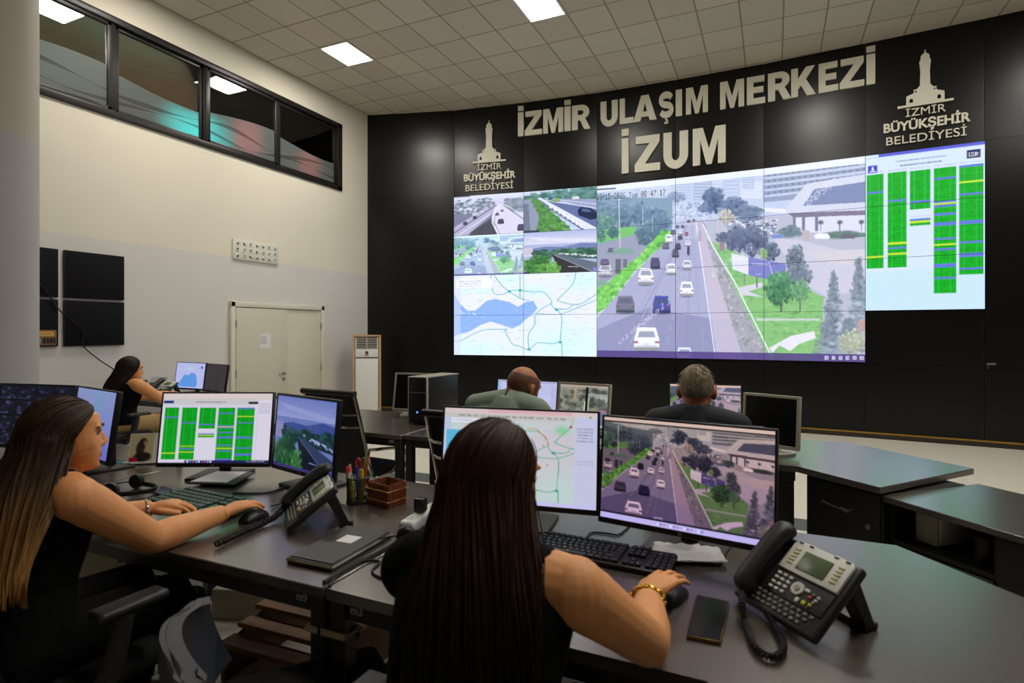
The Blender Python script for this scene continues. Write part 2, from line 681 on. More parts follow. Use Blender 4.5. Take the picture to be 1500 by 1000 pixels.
    P([(1190, 306), (1220, 296), (1262, 298), (1276, 316), (1266, 326), (1196, 326)], (236, 236, 246))
    P([(955, 310), (1010, 300), (1020, 322), (960, 326)], (104, 132, 214))
    c.rect(1330, 304, 1400, 326, (96, 86, 110), .8)
    for (x, y, rx, ry, col) in [(650, 120, 64, 66, (72, 98, 138)), (760, 150, 70, 50, (84, 108, 148)), (830, 190, 80, 46, (96, 118, 152)), (715, 205, 40, 40, (176, 172, 160)), (700, 320, 40, 30, (82, 94, 124)), (770, 330, 55, 70, (84, 96, 132)), (860, 340, 70, 80, (78, 92, 126)), (950, 390, 50, 50, (76, 92, 122)), (910, 405, 24, 30, (128, 176, 106)), (590, 165, 30, 20, (100, 120, 160))]:
        c.tree(x, y, rx, ry, col, 80, 16)
    for x in (672, 694, 712):
        L([(x, 165), (x, 290)], 2, (206, 208, 216), .8)
    c.rect(680, 345, 706, 392, (150, 120, 140)); c.rect(562, 286, 582, 340, (170, 160, 180)); c.rect(1130, 280, 1165, 336, (186, 170, 180))
    # hoarding
    c.rect(806, 500, 814, 572, (120, 124, 140)); c.rect(870, 520, 879, 590, (110, 112, 130))
    P([(742, 404), (832, 424), (832, 522), (748, 490)], (218, 222, 244))
    P([(832, 424), (1036, 462), (1036, 500), (935, 545), (832, 522)], (114, 118, 200))
    c.dashes(850, 452, 940, 476, 1, (220, 222, 250), .9); c.dashes(868, 512, 900, 524, 1, (220, 222, 250), .8); c.dashes(752, 426, 815, 446, 1, (250, 250, 255), .7)
    L([(940, 452), (960, 520)], 3, (190, 190, 230))
    # park trees
    for (x, y, rx, ry, col, n) in [(1090, 430, 55, 75, (92, 108, 126), 110), (1110, 520, 70, 70, (100, 114, 134), 120), (1005, 590, 92, 92, (62, 128, 82), 220), (1115, 600, 56, 60, (96, 156, 106), 110)]:
        c.tree(x, y, rx, ry, col, n, 20, .14)
    c.rect(1003, 660, 1014, 720, (80, 86, 84)); c.rect(1110, 640, 1118, 716, (96, 100, 96))
    for (x, yt, yb, wd_) in [(1290, 510, 760, 52), (1420, 440, 800, 62), (1270, 700, 1000, 90), (1370, 760, 1000, 110)]:
        for k in range(9):
            t = (k + .5) / 9
            c.tree(x + rng.uniform(-8, 8), yt + (yb - yt) * t, wd_ * (.25 + .8 * t), (yb - yt) / 9, (112, 128, 146) if k < 6 else (134, 148, 166), 26, 18, .3)
    c.tree(1390, 880, 80, 70, (172, 178, 150), 110, 20, .14, .6)
    c.tree(1440, 790, 30, 40, (196, 156, 150), 40, 16, .2, .5)
    # hedge and palms
    hp = [(18, 736), (18, 600), (90, 560), (250, 420), (370, 285), (428, 290), (330, 400), (230, 500), (70, 700)]
    P(hp, (104, 204, 70))
    c.speck(hp, [(84, 180, 56), (146, 230, 100), (116, 212, 80), (64, 156, 62)], 620, 14, 11, .75)
    for (x, y, s_) in [(140, 410, 75), (175, 400, 50), (40, 580, 60)]:
        for k in range(13):
            a = PI * (k / 12) + PI
            L([(x, y), (x + math.cos(a) * s_ * .55, y + math.sin(a) * s_ * .45), (x + math.cos(a) * s_, y + math.sin(a) * s_ * .2)], 3.2, [(96, 150, 130), (122, 176, 140)][k % 2], .9)
    P([(122, 440), (152, 440), (150, 520), (120, 520)], (88, 96, 108)); P([(164, 440), (186, 440), (184, 485), (162, 485)], (98, 104, 116))
    L([(140, 110), (146, 380)], 3, (210, 216, 236)); L([(268, 160), (268, 260)], 2, (200, 208, 230)); L([(318, 205), (318, 290)], 2, (210, 216, 236))
    # traffic
    for (x, y, w_, h_, col) in [(65, 500, 72, 70, (206, 206, 224)), (62, 455, 50, 36, (98, 92, 130)), (95, 390, 30, 24, (104, 100, 134)),
                                (175, 680, 100, 96, (104, 108, 130)), (366, 680, 92, 98, (60, 68, 160)), (284, 530, 80, 92, (232, 230, 246)), (333, 458, 52, 62, (68, 70, 106)),
                                (415, 490, 56, 60, (230, 232, 248)), (503, 468, 54, 52, (214, 216, 232)), (500, 596, 74, 80, (238, 240, 252)), (288, 866, 132, 130, (234, 236, 250)),
                                (488, 950, 92, 80, (200, 210, 232)), (438, 404, 38, 46, (84, 84, 112)), (452, 368, 32, 36, (64, 64, 96)), (508, 352, 34, 28, (220, 224, 240)), (388, 364, 36, 38, (104, 104, 132)),
                                (403, 328, 38, 46, (238, 240, 250)), (464, 320, 28, 24, (72, 72, 100)), (500, 300, 22, 22, (160, 90, 120)), (425, 292, 26, 26, (96, 98, 130)), (466, 292, 26, 22, (220, 226, 242)),
                                (450, 262, 22, 18, (104, 104, 140)), (478, 262, 20, 16, (84, 86, 120)), (512, 232, 20, 16, (90, 92, 130)), (540, 226, 18, 14, (120, 124, 160))]:
        c.car(x, y, w_, h_, col)
    E(510, 396, 9, 26, (56, 58, 90)); E(510, 376, 7, 9, (44, 46, 76))
    c.noise(4, 2)
    P([(18, 51), (1460, -120), (1460, 1000), (18, 1000)], (214, 222, 255), .10)
    c.desat(.88)
    if overlay:
        P([(18, 51), (1460, -120), (1460, -76), (18, 84)], (226, 232, 248))
        c.line([(18, 70), (120, 62)], 6, (70, 76, 110), .8)
        c.text('09-15-2026 Tue 08:47:17', 16, 94, 2.7, 4.6, (38, 40, 60), .95, 0, -.08)
        c.text('videowall', 140, 870, 5.2, 5.2, (226, 228, 246), .55, 0, -.85)
        c.text('0.0.IG', 640, 500, 6, 6, (226, 228, 246), .45, 0, -.75)
        c.text('8097', 1150, 110, 6.5, 6.5, (226, 228, 246), .6, 0, -.75)
        P([(18, 930), (1460, 945), (1460, 992), (18, 970)], (76, 58, 128), .82)
        for k in range(6):
            x = 1248 + k * 36
            c.rect(x, 955, x + 18, 974, (226, 222, 246), .9)
            c.rect(x + 5, 960, x + 13, 969, (90, 74, 140), .8)
    return c


def paint_junction(w=300, h=170):
    c = Canvas(w, h, (206, 208, 236))
    c.grad((214, 220, 248), (196, 190, 224), 0, .3)
    c.poly([(0, .35), (.45, .15), (.6, .2), (.6, 1), (0, 1)], (120, 122, 150))
    for _ in range(160):
        c.ell(rng.uniform(0, .55), rng.uniform(.1, .45), .03, .025, [(90, 116, 132), (170, 190, 206), (70, 96, 110), (204, 208, 230)][rng.integers(4)], .6)
    for _ in range(60):
        c.ell(rng.uniform(.75, 1), rng.uniform(.15, .45), .05, .05, [(110, 124, 140), (150, 160, 176)][rng.integers(2)], .6)
    c.poly([(0, .78), (.5, .3), (.64, .26), (.58, .46), (.2, .98), (0, 1)], (176, 174, 206))
    c.poly([(.6, .24), (.72, .26), (1, .72), (1, 1), (.66, 1), (.56, .62)], (214, 210, 236))
    c.poly([(.25, .92), (.54, .6), (.6, .82), (.64, 1), (.24, 1)], (74, 74, 88))
    c.line([(0, .92), (.5, .4), (.62, .28)], 4, (90, 88, 110)); c.line([(.05, 1), (.3, .74), (.52, .5)], 3, (226, 226, 246))
    c.line([(.64, 1), (.56, .7), (.57, .5), (.66, .3)], 5, (226, 226, 244)); c.line([(.67, 1), (.59, .7), (.6, .52)], 2, (110, 110, 130))
    c.line([(.72, .3), (1, .66)], 4, (130, 130, 150)); c.line([(.74, .28), (1, .56)], 2, (230, 232, 250))
    for (x, y, s_, col) in [(.17, .68, .05, (70, 70, 90)), (.31, .55, .045, (60, 60, 86)), (.41, .42, .03, (220, 222, 240)), (.68, .68, .07, (66, 64, 86)), (.63, .5, .04, (90, 88, 110)), (.7, .42, .03, (100, 98, 120)), (.97, .85, .09, (80, 70, 110)), (.52, .32, .02, (80, 80, 100))]:
        c.car(x, y, s_ * 1.3, s_ * 1.8, col)
    for _ in range(20):
        c.ell(rng.uniform(.05, .35), rng.uniform(.3, .5), .025, .015, (230, 232, 246), .8)
    c.rect(0, 0, .24, .03, (60, 64, 84), .8)
    c.noise(5, 2)
    return c


def paint_avenue(w=300, h=170):
    c = Canvas(w, h, (190, 204, 232))
    c.poly([(0, .1), (1, .08), (1, .3), (0, .3)], (70, 112, 110))
    for _ in range(90):
        c.ell(rng.uniform(.1, 1), rng.uniform(.02, .24), .05, .05, [(58, 104, 100), (90, 140, 130), (110, 150, 150)][rng.integers(3)], .7)
    c.poly([(.16, .22), (1, .5), (1, 1), (.8, 1)], (96, 110, 160)); c.poly([(.4, .22), (1, .3), (1, .55)], (150, 160, 196))
    c.line([(.2, .2), (1, .52)], 3, (214, 222, 236)); c.line([(.3, .2), (1, .42)], 2, (226, 230, 246))
    c.poly([(0, .2), (.1, .18), (.22, .6), (.2, 1), (0, 1)], (140, 150, 176)); c.poly([(0, .3), (.07, .3), (.1, 1), (0, 1)], (96, 104, 126), .7)
    g = [(.1, .18), (.2, .2), (.62, .9), (.66, 1), (.18, 1), (.22, .62)]
    c.poly(g, (84, 142, 74)); c.speck(g, [(60, 116, 64), (104, 170, 84), (80, 104, 90), (124, 178, 100)], 200, .035, .035)
    c.poly([(.2, .18), (.84, 1), (1, 1), (1, .98), (.24, .17)], (216, 222, 240)); c.line([(.2, .2), (.8, 1)], 2, (120, 130, 160))
    for k in range(8):
        t = .25 + k * .09
        c.rect(.2 + t * .66, .2 + t * .8 - .04, .23 + t * .66, .2 + t * .8 + .05, (236, 238, 250), .8)
    c.poly([(.74, .55), (.78, .46), (.92, .5), (1, .62), (1, .75), (.92, .78), (.76, .66)], (28, 40, 74)); c.poly([(.8, .5), (.9, .53), (.93, .6), (.8, .57)], (80, 100, 150))
    c.car(.46, .25, .08, .09, (140, 190, 80)); c.car(.38, .2, .06, .06, (60, 80, 150)); c.car(.72, .24, .1, .08, (236, 238, 248))
    c.rect(0, .95, .22, 1, (40, 50, 70), .8); c.rect(0, 0, .4, .05, (216, 222, 240), .6)
    c.noise(5, 2)
    return c


def paint_ridge(w=300, h=170, dark=False):
    c = Canvas(w, h, (170, 180, 216))
    c.grad((170, 180, 220), (216, 216, 238), 0, .3)
    c.poly([(0, .1), (1, .24), (1, .3), (.2, .2)], (222, 222, 240), .7)
    c.poly([(0, .42), (.3, .36), (.55, .38), (.8, .31), (1, .34), (1, .5), (0, .5)], (112, 126, 176))
    c.rect(0, .38, .13, .58, (214, 206, 222)); c.rect(.57, .36, .62, .5, (130, 140, 180)); c.rect(.67, .36, .74, .5, (120, 130, 172))
    for k in range(6):
        c.rect(.01, .4 + k * .03, .12, .41 + k * .03, (150, 146, 180), .7)
    c.poly([(.1, .48), (1, .46), (1, .7), (.4, .62), (.2, .8)], (60, 96, 84))
    for _ in range(80):
        c.ell(rng.uniform(.15, 1), rng.uniform(.44, .58), .04, .03, [(44, 90, 70), (84, 130, 110)][rng.integers(2)], .8)
    for _ in range(26):
        x = rng.uniform(.5, 1)
        c.ell(x, .52 + (x - .45) * .22 + rng.uniform(-.02, .02), .02, .014, (226, 230, 244), .9)
    c.poly([(.38, .54), (.48, .55), (1, .78), (1, 1), (.92, 1)], (96, 110, 126)); c.poly([(.4, .56), (.5, .62), (.92, 1), (.5, 1)], (52, 52, 56))
    c.line([(.62, .86), (.75, .87)], 2, (230, 232, 240)); c.line([(.44, .58), (.95, 1)], 2, (170, 176, 190))
    for (x, y, rx, ry, col) in [(.12, .82, .18, .22, (66, 126, 62)), (.3, .85, .16, .22, (84, 146, 70)), (.25, .66, .14, .12, (58, 112, 60)), (.42, .9, .1, .18, (110, 170, 84))]:
        c.tree(x, y, rx, ry, col, 90, 22, .16)
    c.rect(.0, .95, .1, 1, (40, 50, 60), .7); c.rect(.95, .9, 1, .98, (140, 130, 220), .9)
    c.noise(5, 2)
    return c


ROADS = [[(.0, .82), (.05, .82), (.15, .73), (.24, .68), (.38, .68), (.37, .69), (.42, .85), (.48, .89), (.54, .92), (.6, .84), (.7, .85), (.76, .83), (.765, .9), (.77, 1)],
         [(.27, 0), (.275, .15), (.3, .24), (.36, .24), (.41, .2), (.47, .2), (.56, .22), (.64, .23), (.69, .32), (.7, .4), (.73, .44), (.76, .5), (.765, .6), (.755, .83)],
         [(.29, 0), (.34, .12), (.39, .2), (.48, .3), (.54, .32)], [(.54, .92), (.535, .75), (.58, .62), (.58, .54), (.61, .45), (.7, .36)],
         [(.86, 0), (.84, .14), (.75, .3), (.74, .33), (.83, .38), (.9, .37), (1, .26)], [(.73, .44), (.81, .43), (.84, .38)], [(.58, .48), (.72, .5), (.8, .47), (1, .33)], [(.475, .02), (.475, .3)]]


def paint_map(w=520, h=340, road=(70, 170, 166), sea=(140, 178, 250), land=(226, 232, 252), green=(204, 240, 244)):
    c = Canvas(w, h, land)
    for (x, y, rx, ry) in [(.15, .95, .35, .2), (.8, .85, .4, .35), (.4, .06, .12, .12), (.9, .1, .2, .2), (.08, .2, .06, .1), (.2, .2, .08, .05), (.55, .2, .2, .1)]:
        c.ell(x, y, rx, ry, green, .8, .9)
    c.poly([(0, .22), (.05, .36), (.1, .44), (.16, .44), (.24, .32), (.3, .3), (.4, .34), (.46, .4), (.52, .34), (.57, .33), (.6, .42), (.56, .5), (.5, .58), (.48, .62), (.42, .67), (.36, .63), (.27, .58), (.2, .62), (.12, .7), (0, .76)], sea)
    c.speck([(.05, .4), (.16, .4), (.16, .5), (.05, .48)], [land], 20, .008, .02)
    for _ in range(150):
        c.rect(*(lambda x, y: (x, y, x + rng.uniform(.01, .05), y + .008))(rng.uniform(.05, .95), rng.uniform(.03, .97)), [(190, 180, 214), (200, 206, 226), (226, 190, 206)][rng.integers(3)], .55)
    for k in range(40):
        x, y = rng.uniform(.5, .95), rng.uniform(.15, .75)
        c.line([(x, y), (x + rng.normal(0, .05), y + rng.normal(0, .04))], 1., (206, 208, 226), .8)
    for r_ in ROADS:
        p = [(q.x, q.y) for q in smooth_path([(a, b, 0) for a, b in r_], 5)]
        c.line(p, 4.0, (190, 216, 232), .8)
        c.line(p, 2.2, road)
    for (x, y) in [(.73, .44), (.54, .92), (.755, .83), (.475, .2), (.4, .21)]:
        c.ell(x, y, .014, .018, (60, 170, 170))
    c.rect(0, 0, .05, 1, (206, 212, 250), .55)
    c.rect(.02, .05, .28, .16, (240, 242, 255), .9)
    c.dashes(.04, .06, .2, .15, 3, (130, 130, 160), .6)
    return c


def table_cols(c, X, Y, sx=1., stripes=True):
    blue, yel, grn = (104, 110, 226), (206, 226, 60), (14, 176, 34)
    spec = [(.015, .165, .127, .73, [(.237, 0), (.65, 1)]), (.2, .365, .127, .73, [(.30, 0), (.57, 1), (.6, 0), (.637, 1)]), (.39, .565, .13, .373, [(.32, 0)]),
            (.59, .775, .13, .90, [(.19, 0), (.335, 0), (.346, 1), (.36, 0), (.41, 0), (.412, 0), (.465, 0), (.475, 0), (.56, 0), (.596, 1), (.625, 0), (.72, 0), (.73, 0), (.8, 0)]),
            (.795, .985, .13, .79, [(.133, 0), (.227, 1), (.30, 0), (.465, 0), (.475, 0), (.59, 0), (.66, 0), (.672, 0), (.75, 0)]), (.39, .565, .43, .475, [(.43, 0), (.445, 1)])]
    for (x0, x1, y0, y1, st) in spec:
        c.rect(X(x0), Y(y0), X(x1), Y(y1), grn)
        n = int((y1 - y0) / .0092)
        for k in range(n):
            ya = y0 + (y1 - y0) * k / n
            c.rect(X(x0), Y(ya), X(x1), Y(ya + .0028), (6, 136, 24), .75)
            for _ in range(3):
                q = rng.uniform(x0, x1 - .02)
                c.rect(X(q), Y(ya + .003), X(q + .02), Y(ya + .0075), (8, 120, 24), .35)
        for q in (.2, .72):
            xx = x0 + (x1 - x0) * q
            c.rect(X(xx), Y(y0), X(xx + .005), Y(y1), (70, 200, 120), .7)
        for (y, k) in st:
            c.rect(X(x0), Y(y), X(x1), Y(y + .012), yel if k else blue, .92)
        c.dashes(X(x0), Y(y0 - .02), X(x1), Y(y0 - .006), 1, (150, 150, 200), .7)


def paint_table_wall(w=360, h=460):
    c = Canvas(w, h, (206, 222, 252))
    c.rect(0, .75, 1, 1, (190, 222, 246), .8)
    I = lambda t: t
    c.rect(0, 0, 1, .022, (86, 92, 206)); c.rect(0, 0, .12, .02, (206, 222, 252))
    c.rect(.025, .07, .11, .117, (56, 62, 190))
    c.poly([(.055, .1), (.064, .078), (.068, .074), (.072, .078), (.08, .1)], (240, 240, 255)); c.rect(.04, .104, .095, .11, (230, 230, 250))
    c.rect(.855, .045, .965, .095, (34, 40, 84))
    c.text('IZUM', .868, .06, .0034, .0032, (240, 242, 255), 1.)
    c.dashes(.27, .055, .7, .067, 1, (70, 70, 110), .9, .85); c.dashes(.31, .085, .66, .097, 1, (70, 70, 110), .9, .85)
    table_cols(c, I, I)
    return c


def paint_table_desk(w=400, h=250):
    c = Canvas(w, h, (226, 222, 240))
    c.rect(0, 0, 1, .1, (226, 212, 214)); c.rect(0, .08, .86, .17, (206, 204, 206), .8)
    c.rect(.01, .105, .1, .145, (20, 44, 130)); c.rect(.78, .12, .87, .155, (12, 12, 16)); c.dashes(.3, .115, .58, .14, 1, (70, 66, 60), .9, .9)
    c.dashes(.88, .14, .98, .3, 6, (150, 144, 170), .7); c.rect(.87, .1, .872, .97, (196, 196, 216))
    table_cols(c, lambda t: .015 + t * .84, lambda t: .205 + (t - .127) / .65 * .80)
    c.rect(0, .955, 1, 1, (34, 34, 84)); c.rect(0, .945, .24, .985, (226, 222, 240))
    for k in range(9):
        c.rect(.26 + k * .026, .96, .275 + k * .026, .985, [(230, 230, 250), (60, 120, 230), (220, 90, 90), (120, 170, 250)][k % 4])
    c.dashes(.8, .962, .96, .985, 1, (226, 226, 246), .9)
    return c


def paint_map_desk(w=420, h=260):
    c = Canvas(w, h, (214, 216, 244))
    m = paint_map(w, h, (30, 160, 96), (110, 196, 226), (212, 208, 216), (196, 226, 220))
    c.a[:] = m.a
    c.rect(0, 0, .05, 1, (196, 206, 236)); c.rect(.02, .24, .2, .5, (96, 190, 226)); c.ell(.78, .2, .06, .07, (120, 214, 140), .7, .8)
    for p, col in [([(.62, .2), (.68, .28), (.7, .36)], (214, 120, 60)), ([(.56, .19), (.62, .2)], (226, 160, 60))]:
        c.line(p, 3.2, col)
    for _ in range(9):
        c.ell(rng.uniform(.3, .8), rng.uniform(.2, .6), .006, .009, (226, 70, 90))
    c.rect(.86, 0, 1, 1, (206, 208, 238)); c.rect(0, 0, 1, .055, (226, 206, 208)); c.rect(0, .055, .86, .11, (206, 204, 202)); c.rect(.3, 0, .84, .04, (226, 176, 186), .8)
    c.dashes(.1, .06, .8, .1, 1, (130, 126, 120), .7); c.ell(.835, .16, .01, .016, (206, 30, 40)); c.ell(.955, .05, .008, .013, (40, 170, 60))
    c.dashes(.875, .16, .975, .32, 5, (120, 120, 140), .8); c.dashes(.875, .5, .98, .56, 2, (150, 150, 170), .6)
    c.rect(0, .96, 1, 1, (206, 204, 250))
    return c


def paint_street(w=240, h=150):
    c = Canvas(w, h, (120, 124, 116))
    c.grad((170, 168, 166), (110, 112, 104), 0, .4)
    for _ in range(160):
        c.ell(rng.uniform(0, 1), rng.uniform(.1, .75), .06, .06, [(74, 84, 70), (110, 118, 96), (150, 150, 130), (60, 66, 60), (170, 164, 150)][rng.integers(5)], .6)
    c.rect(.3, .05, .36, .35, (190, 160, 110), .8); c.poly([(0, .7), (.5, .6), (.5, 1), (0, 1)], (130, 132, 140))
    for _ in range(60):
        c.ell(rng.uniform(0, .48), rng.uniform(.68, .95), .03, .025, [(226, 226, 240), (90, 92, 120), (180, 182, 200)][rng.integers(3)], .8)
    c.poly([(.6, .2), (1, .2), (1, .5), (.6, .4)], (206, 206, 216), .6); c.tree(.68, .4, .08, .16, (76, 84, 66), 40, 14); c.tree(.85, .42, .14, .12, (90, 96, 96), 40, 14)
    c.tree(.66, .8, .12, .2, (110, 120, 80), 60, 16); c.ell(.9, .64, .1, .08, (214, 150, 190), .6); c.poly([(.75, .7), (1, .6), (1, 1), (.8, 1)], (120, 124, 160))
    c.rect(.54, .05, .6, 1, (26, 28, 26)); c.rect(.52, .4, .545, 1, (216, 220, 214)); c.rect(.6, .3, .62, 1, (206, 206, 200)); c.rect(0, 0, 1, .05, (190, 176, 160))
    c.rect(0, .95, 1, 1, (206, 206, 236))
    c.noise(5, 2)
    return c


def paint_window(w=240, h=150):
    c = Canvas(w, h, (206, 208, 250))
    c.rect(0, 0, .06, 1, (150, 200, 236), .8); c.rect(0, 0, 1, .06, (184, 184, 226)); c.rect(.9, .1, .99, .9, (196, 198, 240))
    c.rect(.5, .42, .72, .95, (186, 188, 236)); c.dashes(.52, .45, .7, .9, 9, (150, 152, 206), .6); c.dashes(.6, .1, .95, .35, 6, (176, 178, 226), .6)
    return c


def paint_wallgrid(w=240, h=150):
    c = Canvas(w, h, (20, 20, 34))
    for i in range(4):
        for j in range(4):
            x, y = i * .25, j * .25
            for _ in range(14):
                c.ell(x + rng.uniform(.02, .23), y + rng.uniform(.03, .22), .03, .02, [(50, 50, 90), (30, 34, 60), (90, 90, 150), (24, 26, 40)][rng.integers(4)], .6)
            c.rect(x + .02, y + .22, x + .16, y + .235, (110, 108, 170), .5)
    for i in range(5):
        c.rect(i * .25 - .006, 0, i * .25 + .006, 1, (8, 8, 14)); c.rect(0, i * .25 - .012, 1, i * .25 + .012, (8, 8, 14))
    return c


def paint_dusk(w=240, h=150):
    c = Canvas(w, h, (150, 166, 226))
    c.grad((150, 168, 220), (126, 132, 226), 0, 1)
    c.ell(.3, .25, .2, .2, (170, 160, 214), .7, .9); c.ell(.6, .2, .2, .25, (120, 176, 206), .7, .9); c.ell(.12, .3, .06, .12, (70, 150, 230), .8, .8)
    c.poly([(.2, 1), (.5, .6), (1, .8), (1, 1)], (110, 112, 206), .5)
    return c


def paint_blue_map(w=200, h=130):
    c = Canvas(w, h, (190, 196, 246))
    c.ell(.5, .22, .25, .14, (196, 216, 232), .8, .8)
    c.poly([(.08, .95), (.2, .7), (.32, .45), (.44, .5), (.55, .38), (.7, .45), (.78, .8), (.74, .95)], (96, 158, 236))
    for _ in range(40):
        c.ell(rng.uniform(.05, .95), rng.uniform(.05, .95), .012, .015, [(226, 220, 250), (150, 160, 216)][rng.integers(2)], .7)
    c.ell(.88, .18, .04, .05, (60, 70, 150)); c.ell(.05, .9, .03, .04, (40, 60, 140))
    return c


def paint_dim(w=120, h=80):
    c = Canvas(w, h, (58, 52, 56))
    for _ in range(60):
        c.ell(rng.uniform(0, 1), rng.uniform(0, 1), .1, .06, [(48, 44, 50), (70, 62, 66), (60, 56, 62)][rng.integers(3)], .5)
    return c


def sample(c, nx, ny, u0=0., u1=1., v0=0., v1=1.):
    """area-averaged (ny, nx, 3) linear colours of a part of a picture, row 0 on top"""
    a = np.clip(c.a, 0, 255)
    x0, x1, y0, y1 = u0 * c.w, u1 * c.w, v0 * c.h, v1 * c.h
    ss = 3
    xs = np.clip((x0 + (np.arange(nx * ss) + .5) / (nx * ss) * (x1 - x0)).astype(int), 0, c.w - 1)
    ys = np.clip((y0 + (np.arange(ny * ss) + .5) / (ny * ss) * (y1 - y0)).astype(int), 0, c.h - 1)
    b = lin(a[np.ix_(ys, xs)])
    return b.reshape(ny, ss, nx, ss, 3).mean((1, 3))


def picture(name, cells, w, h, m, parent, M=None):
    """flat lit picture in the local x-z plane, facing -y, centred; cells: (ny, nx, 3)"""
    ny, nx = cells.shape[:2]
    xs, zs = np.linspace(-w / 2, w / 2, nx), np.linspace(h / 2, -h / 2, ny)
    V = [(x, 0., z) for z in zs for x in xs]
    F = [(r * nx + q, (r + 1) * nx + q, (r + 1) * nx + q + 1, r * nx + q + 1) for r in range(ny - 1) for q in range(nx - 1)]
    me = bpy.data.meshes.new(name)
    me.from_pydata(V, [], F)
    at_ = me.color_attributes.new('picture', 'FLOAT_COLOR', 'POINT')
    col = np.ones((ny * nx, 4), np.float32)
    col[:, :3] = cells.reshape(-1, 3)
    at_.data.foreach_set('color', col.ravel())
    me.materials.append(m)
    if M is not None:
        me.transform(M)
    me.update()
    o = bpy.data.objects.new(name, me)
    COL.objects.link(o)
    if parent is not None:
        o.parent = parent
    return o

# ------------------------------------------------------------------ room
XW, HC = -6.62, 5.28               # left wall, ceiling height
XR, YB = 4.85, -3.0                # right wall, wall behind the camera
TX, TY, GX, GY = .4789, .5946, -4.684, 5.457   # ceiling tiles: pitch and origin
ZS = 855.8
SEAM = [(537, 10.29 / ZS), (665, .011759), (767, .011357), (874.4, .010893), (989.5, .010326), (1119, .009704), (1267.5, .009012), (1443, .008293), (1651, 6.46 / ZS), (1911, 5.78 / ZS)]
WPT = [cam_pt(px, HZ, zf * ZS) for px, zf in SEAM]
WPT = [Vector((p.x, p.y, 0)) for p in WPT]


def wall_pt(px):
    """point of the black wall's face seen at this column"""
    d = (px - 750) / FPX
    r = Vector((d * CS - SN, d * SN + CS, 0))
    for i in range(len(WPT) - 1):
        if SEAM[i][0] - 1 <= px <= SEAM[i + 1][0] + 1:
            a, b = WPT[i], WPT[i + 1] - WPT[i]
            t = (a.x * r.y - a.y * r.x) / (b.y * r.x - b.x * r.y)
            return a + b * t


def facet(i):
    a, b = WPT[i], WPT[i + 1]
    t = (b - a).normalized()
    return a, b, t, Vector((t.y, -t.x, 0))        # normal towards the room


# materials of the room
def wall_paint(name, zsplit, lo, hi):
    k = NT(name)
    b = k.bsdf(.75, 0, .3)
    tc = k.n('ShaderNodeNewGeometry')
    sp = k.n('ShaderNodeSeparateXYZ')
    k.l(tc.outputs['Position'], sp.inputs[0])
    f = k.math('GREATER_THAN', sp.outputs[2], zsplit)
    nz = k.n('ShaderNodeTexNoise')
    nz.inputs['Scale'].default_value = 1.3
    k.l(tc.outputs['Position'], nz.inputs['Vector'])
    base = k.mix(f, rgba(lo), rgba(hi))
    dim = k.mix(nz.outputs[0], (.93, .93, .93, 1), (1.05, 1.05, 1.05, 1))
    mx = k.n('ShaderNodeMix', data_type='RGBA', blend_type='MULTIPLY')
    mx.inputs[0].default_value = 1
    k.l(base, mx.inputs[6]); k.l(dim, mx.inputs[7])
    k.l(mx.outputs[2], b.inputs['Base Color'])
    return k.m


m_wall = wall_paint('wall paint', 2.42, (214, 211, 206), (224, 218, 200))
m_column = wall_paint('column paint', 2.76, (172, 170, 168), (176, 170, 156))


def ceiling_mat():
    k = NT('ceiling tiles')
    b = k.bsdf(.85, 0, .2)
    tc = k.n('ShaderNodeNewGeometry')
    sp = k.n('ShaderNodeSeparateXYZ')
    k.l(tc.outputs['Position'], sp.inputs[0])

    def edge(o, x0, p):
        q = k.math('FRACT', k.math('DIVIDE', k.math('SUBTRACT', o, x0), p))
        return k.math('MULTIPLY', k.math('ABSOLUTE', k.math('SUBTRACT', q, .5)), p)
    ex, ey = edge(sp.outputs[0], GX, TX), edge(sp.outputs[1], GY, TY)
    lx = k.math('GREATER_THAN', ex, TX / 2 - .009)
    ly = k.math('GREATER_THAN', ey, TY / 2 - .009)
    ln = k.math('MAXIMUM', lx, ly)
    nz = k.n('ShaderNodeTexNoise')
    nz.inputs['Scale'].default_value = 60
    k.l(tc.outputs['Position'], nz.inputs['Vector'])
    # each tile a slightly different tone
    vor = k.n('ShaderNodeTexWhiteNoise', noise_dimensions='2D')
    cb = k.n('ShaderNodeCombineXYZ')
    k.l(k.math('FLOOR', k.math('DIVIDE', k.math('SUBTRACT', sp.outputs[0], GX), TX)), cb.inputs[0])
    k.l(k.math('FLOOR', k.math('DIVIDE', k.math('SUBTRACT', sp.outputs[1], GY), TY)), cb.inputs[1])
    k.l(cb.outputs[0], vor.inputs['Vector'])
    tone = k.math('ADD', k.math('MULTIPLY', nz.outputs[0], .3), k.math('MULTIPLY', vor.outputs['Value'], .7))
    tile = k.mix(tone, rgba((196, 188, 172)), rgba((214, 206, 190)))
    k.l(k.mix(ln, tile, rgba((150, 140, 118))), b.inputs['Base Color'])
    return k.m


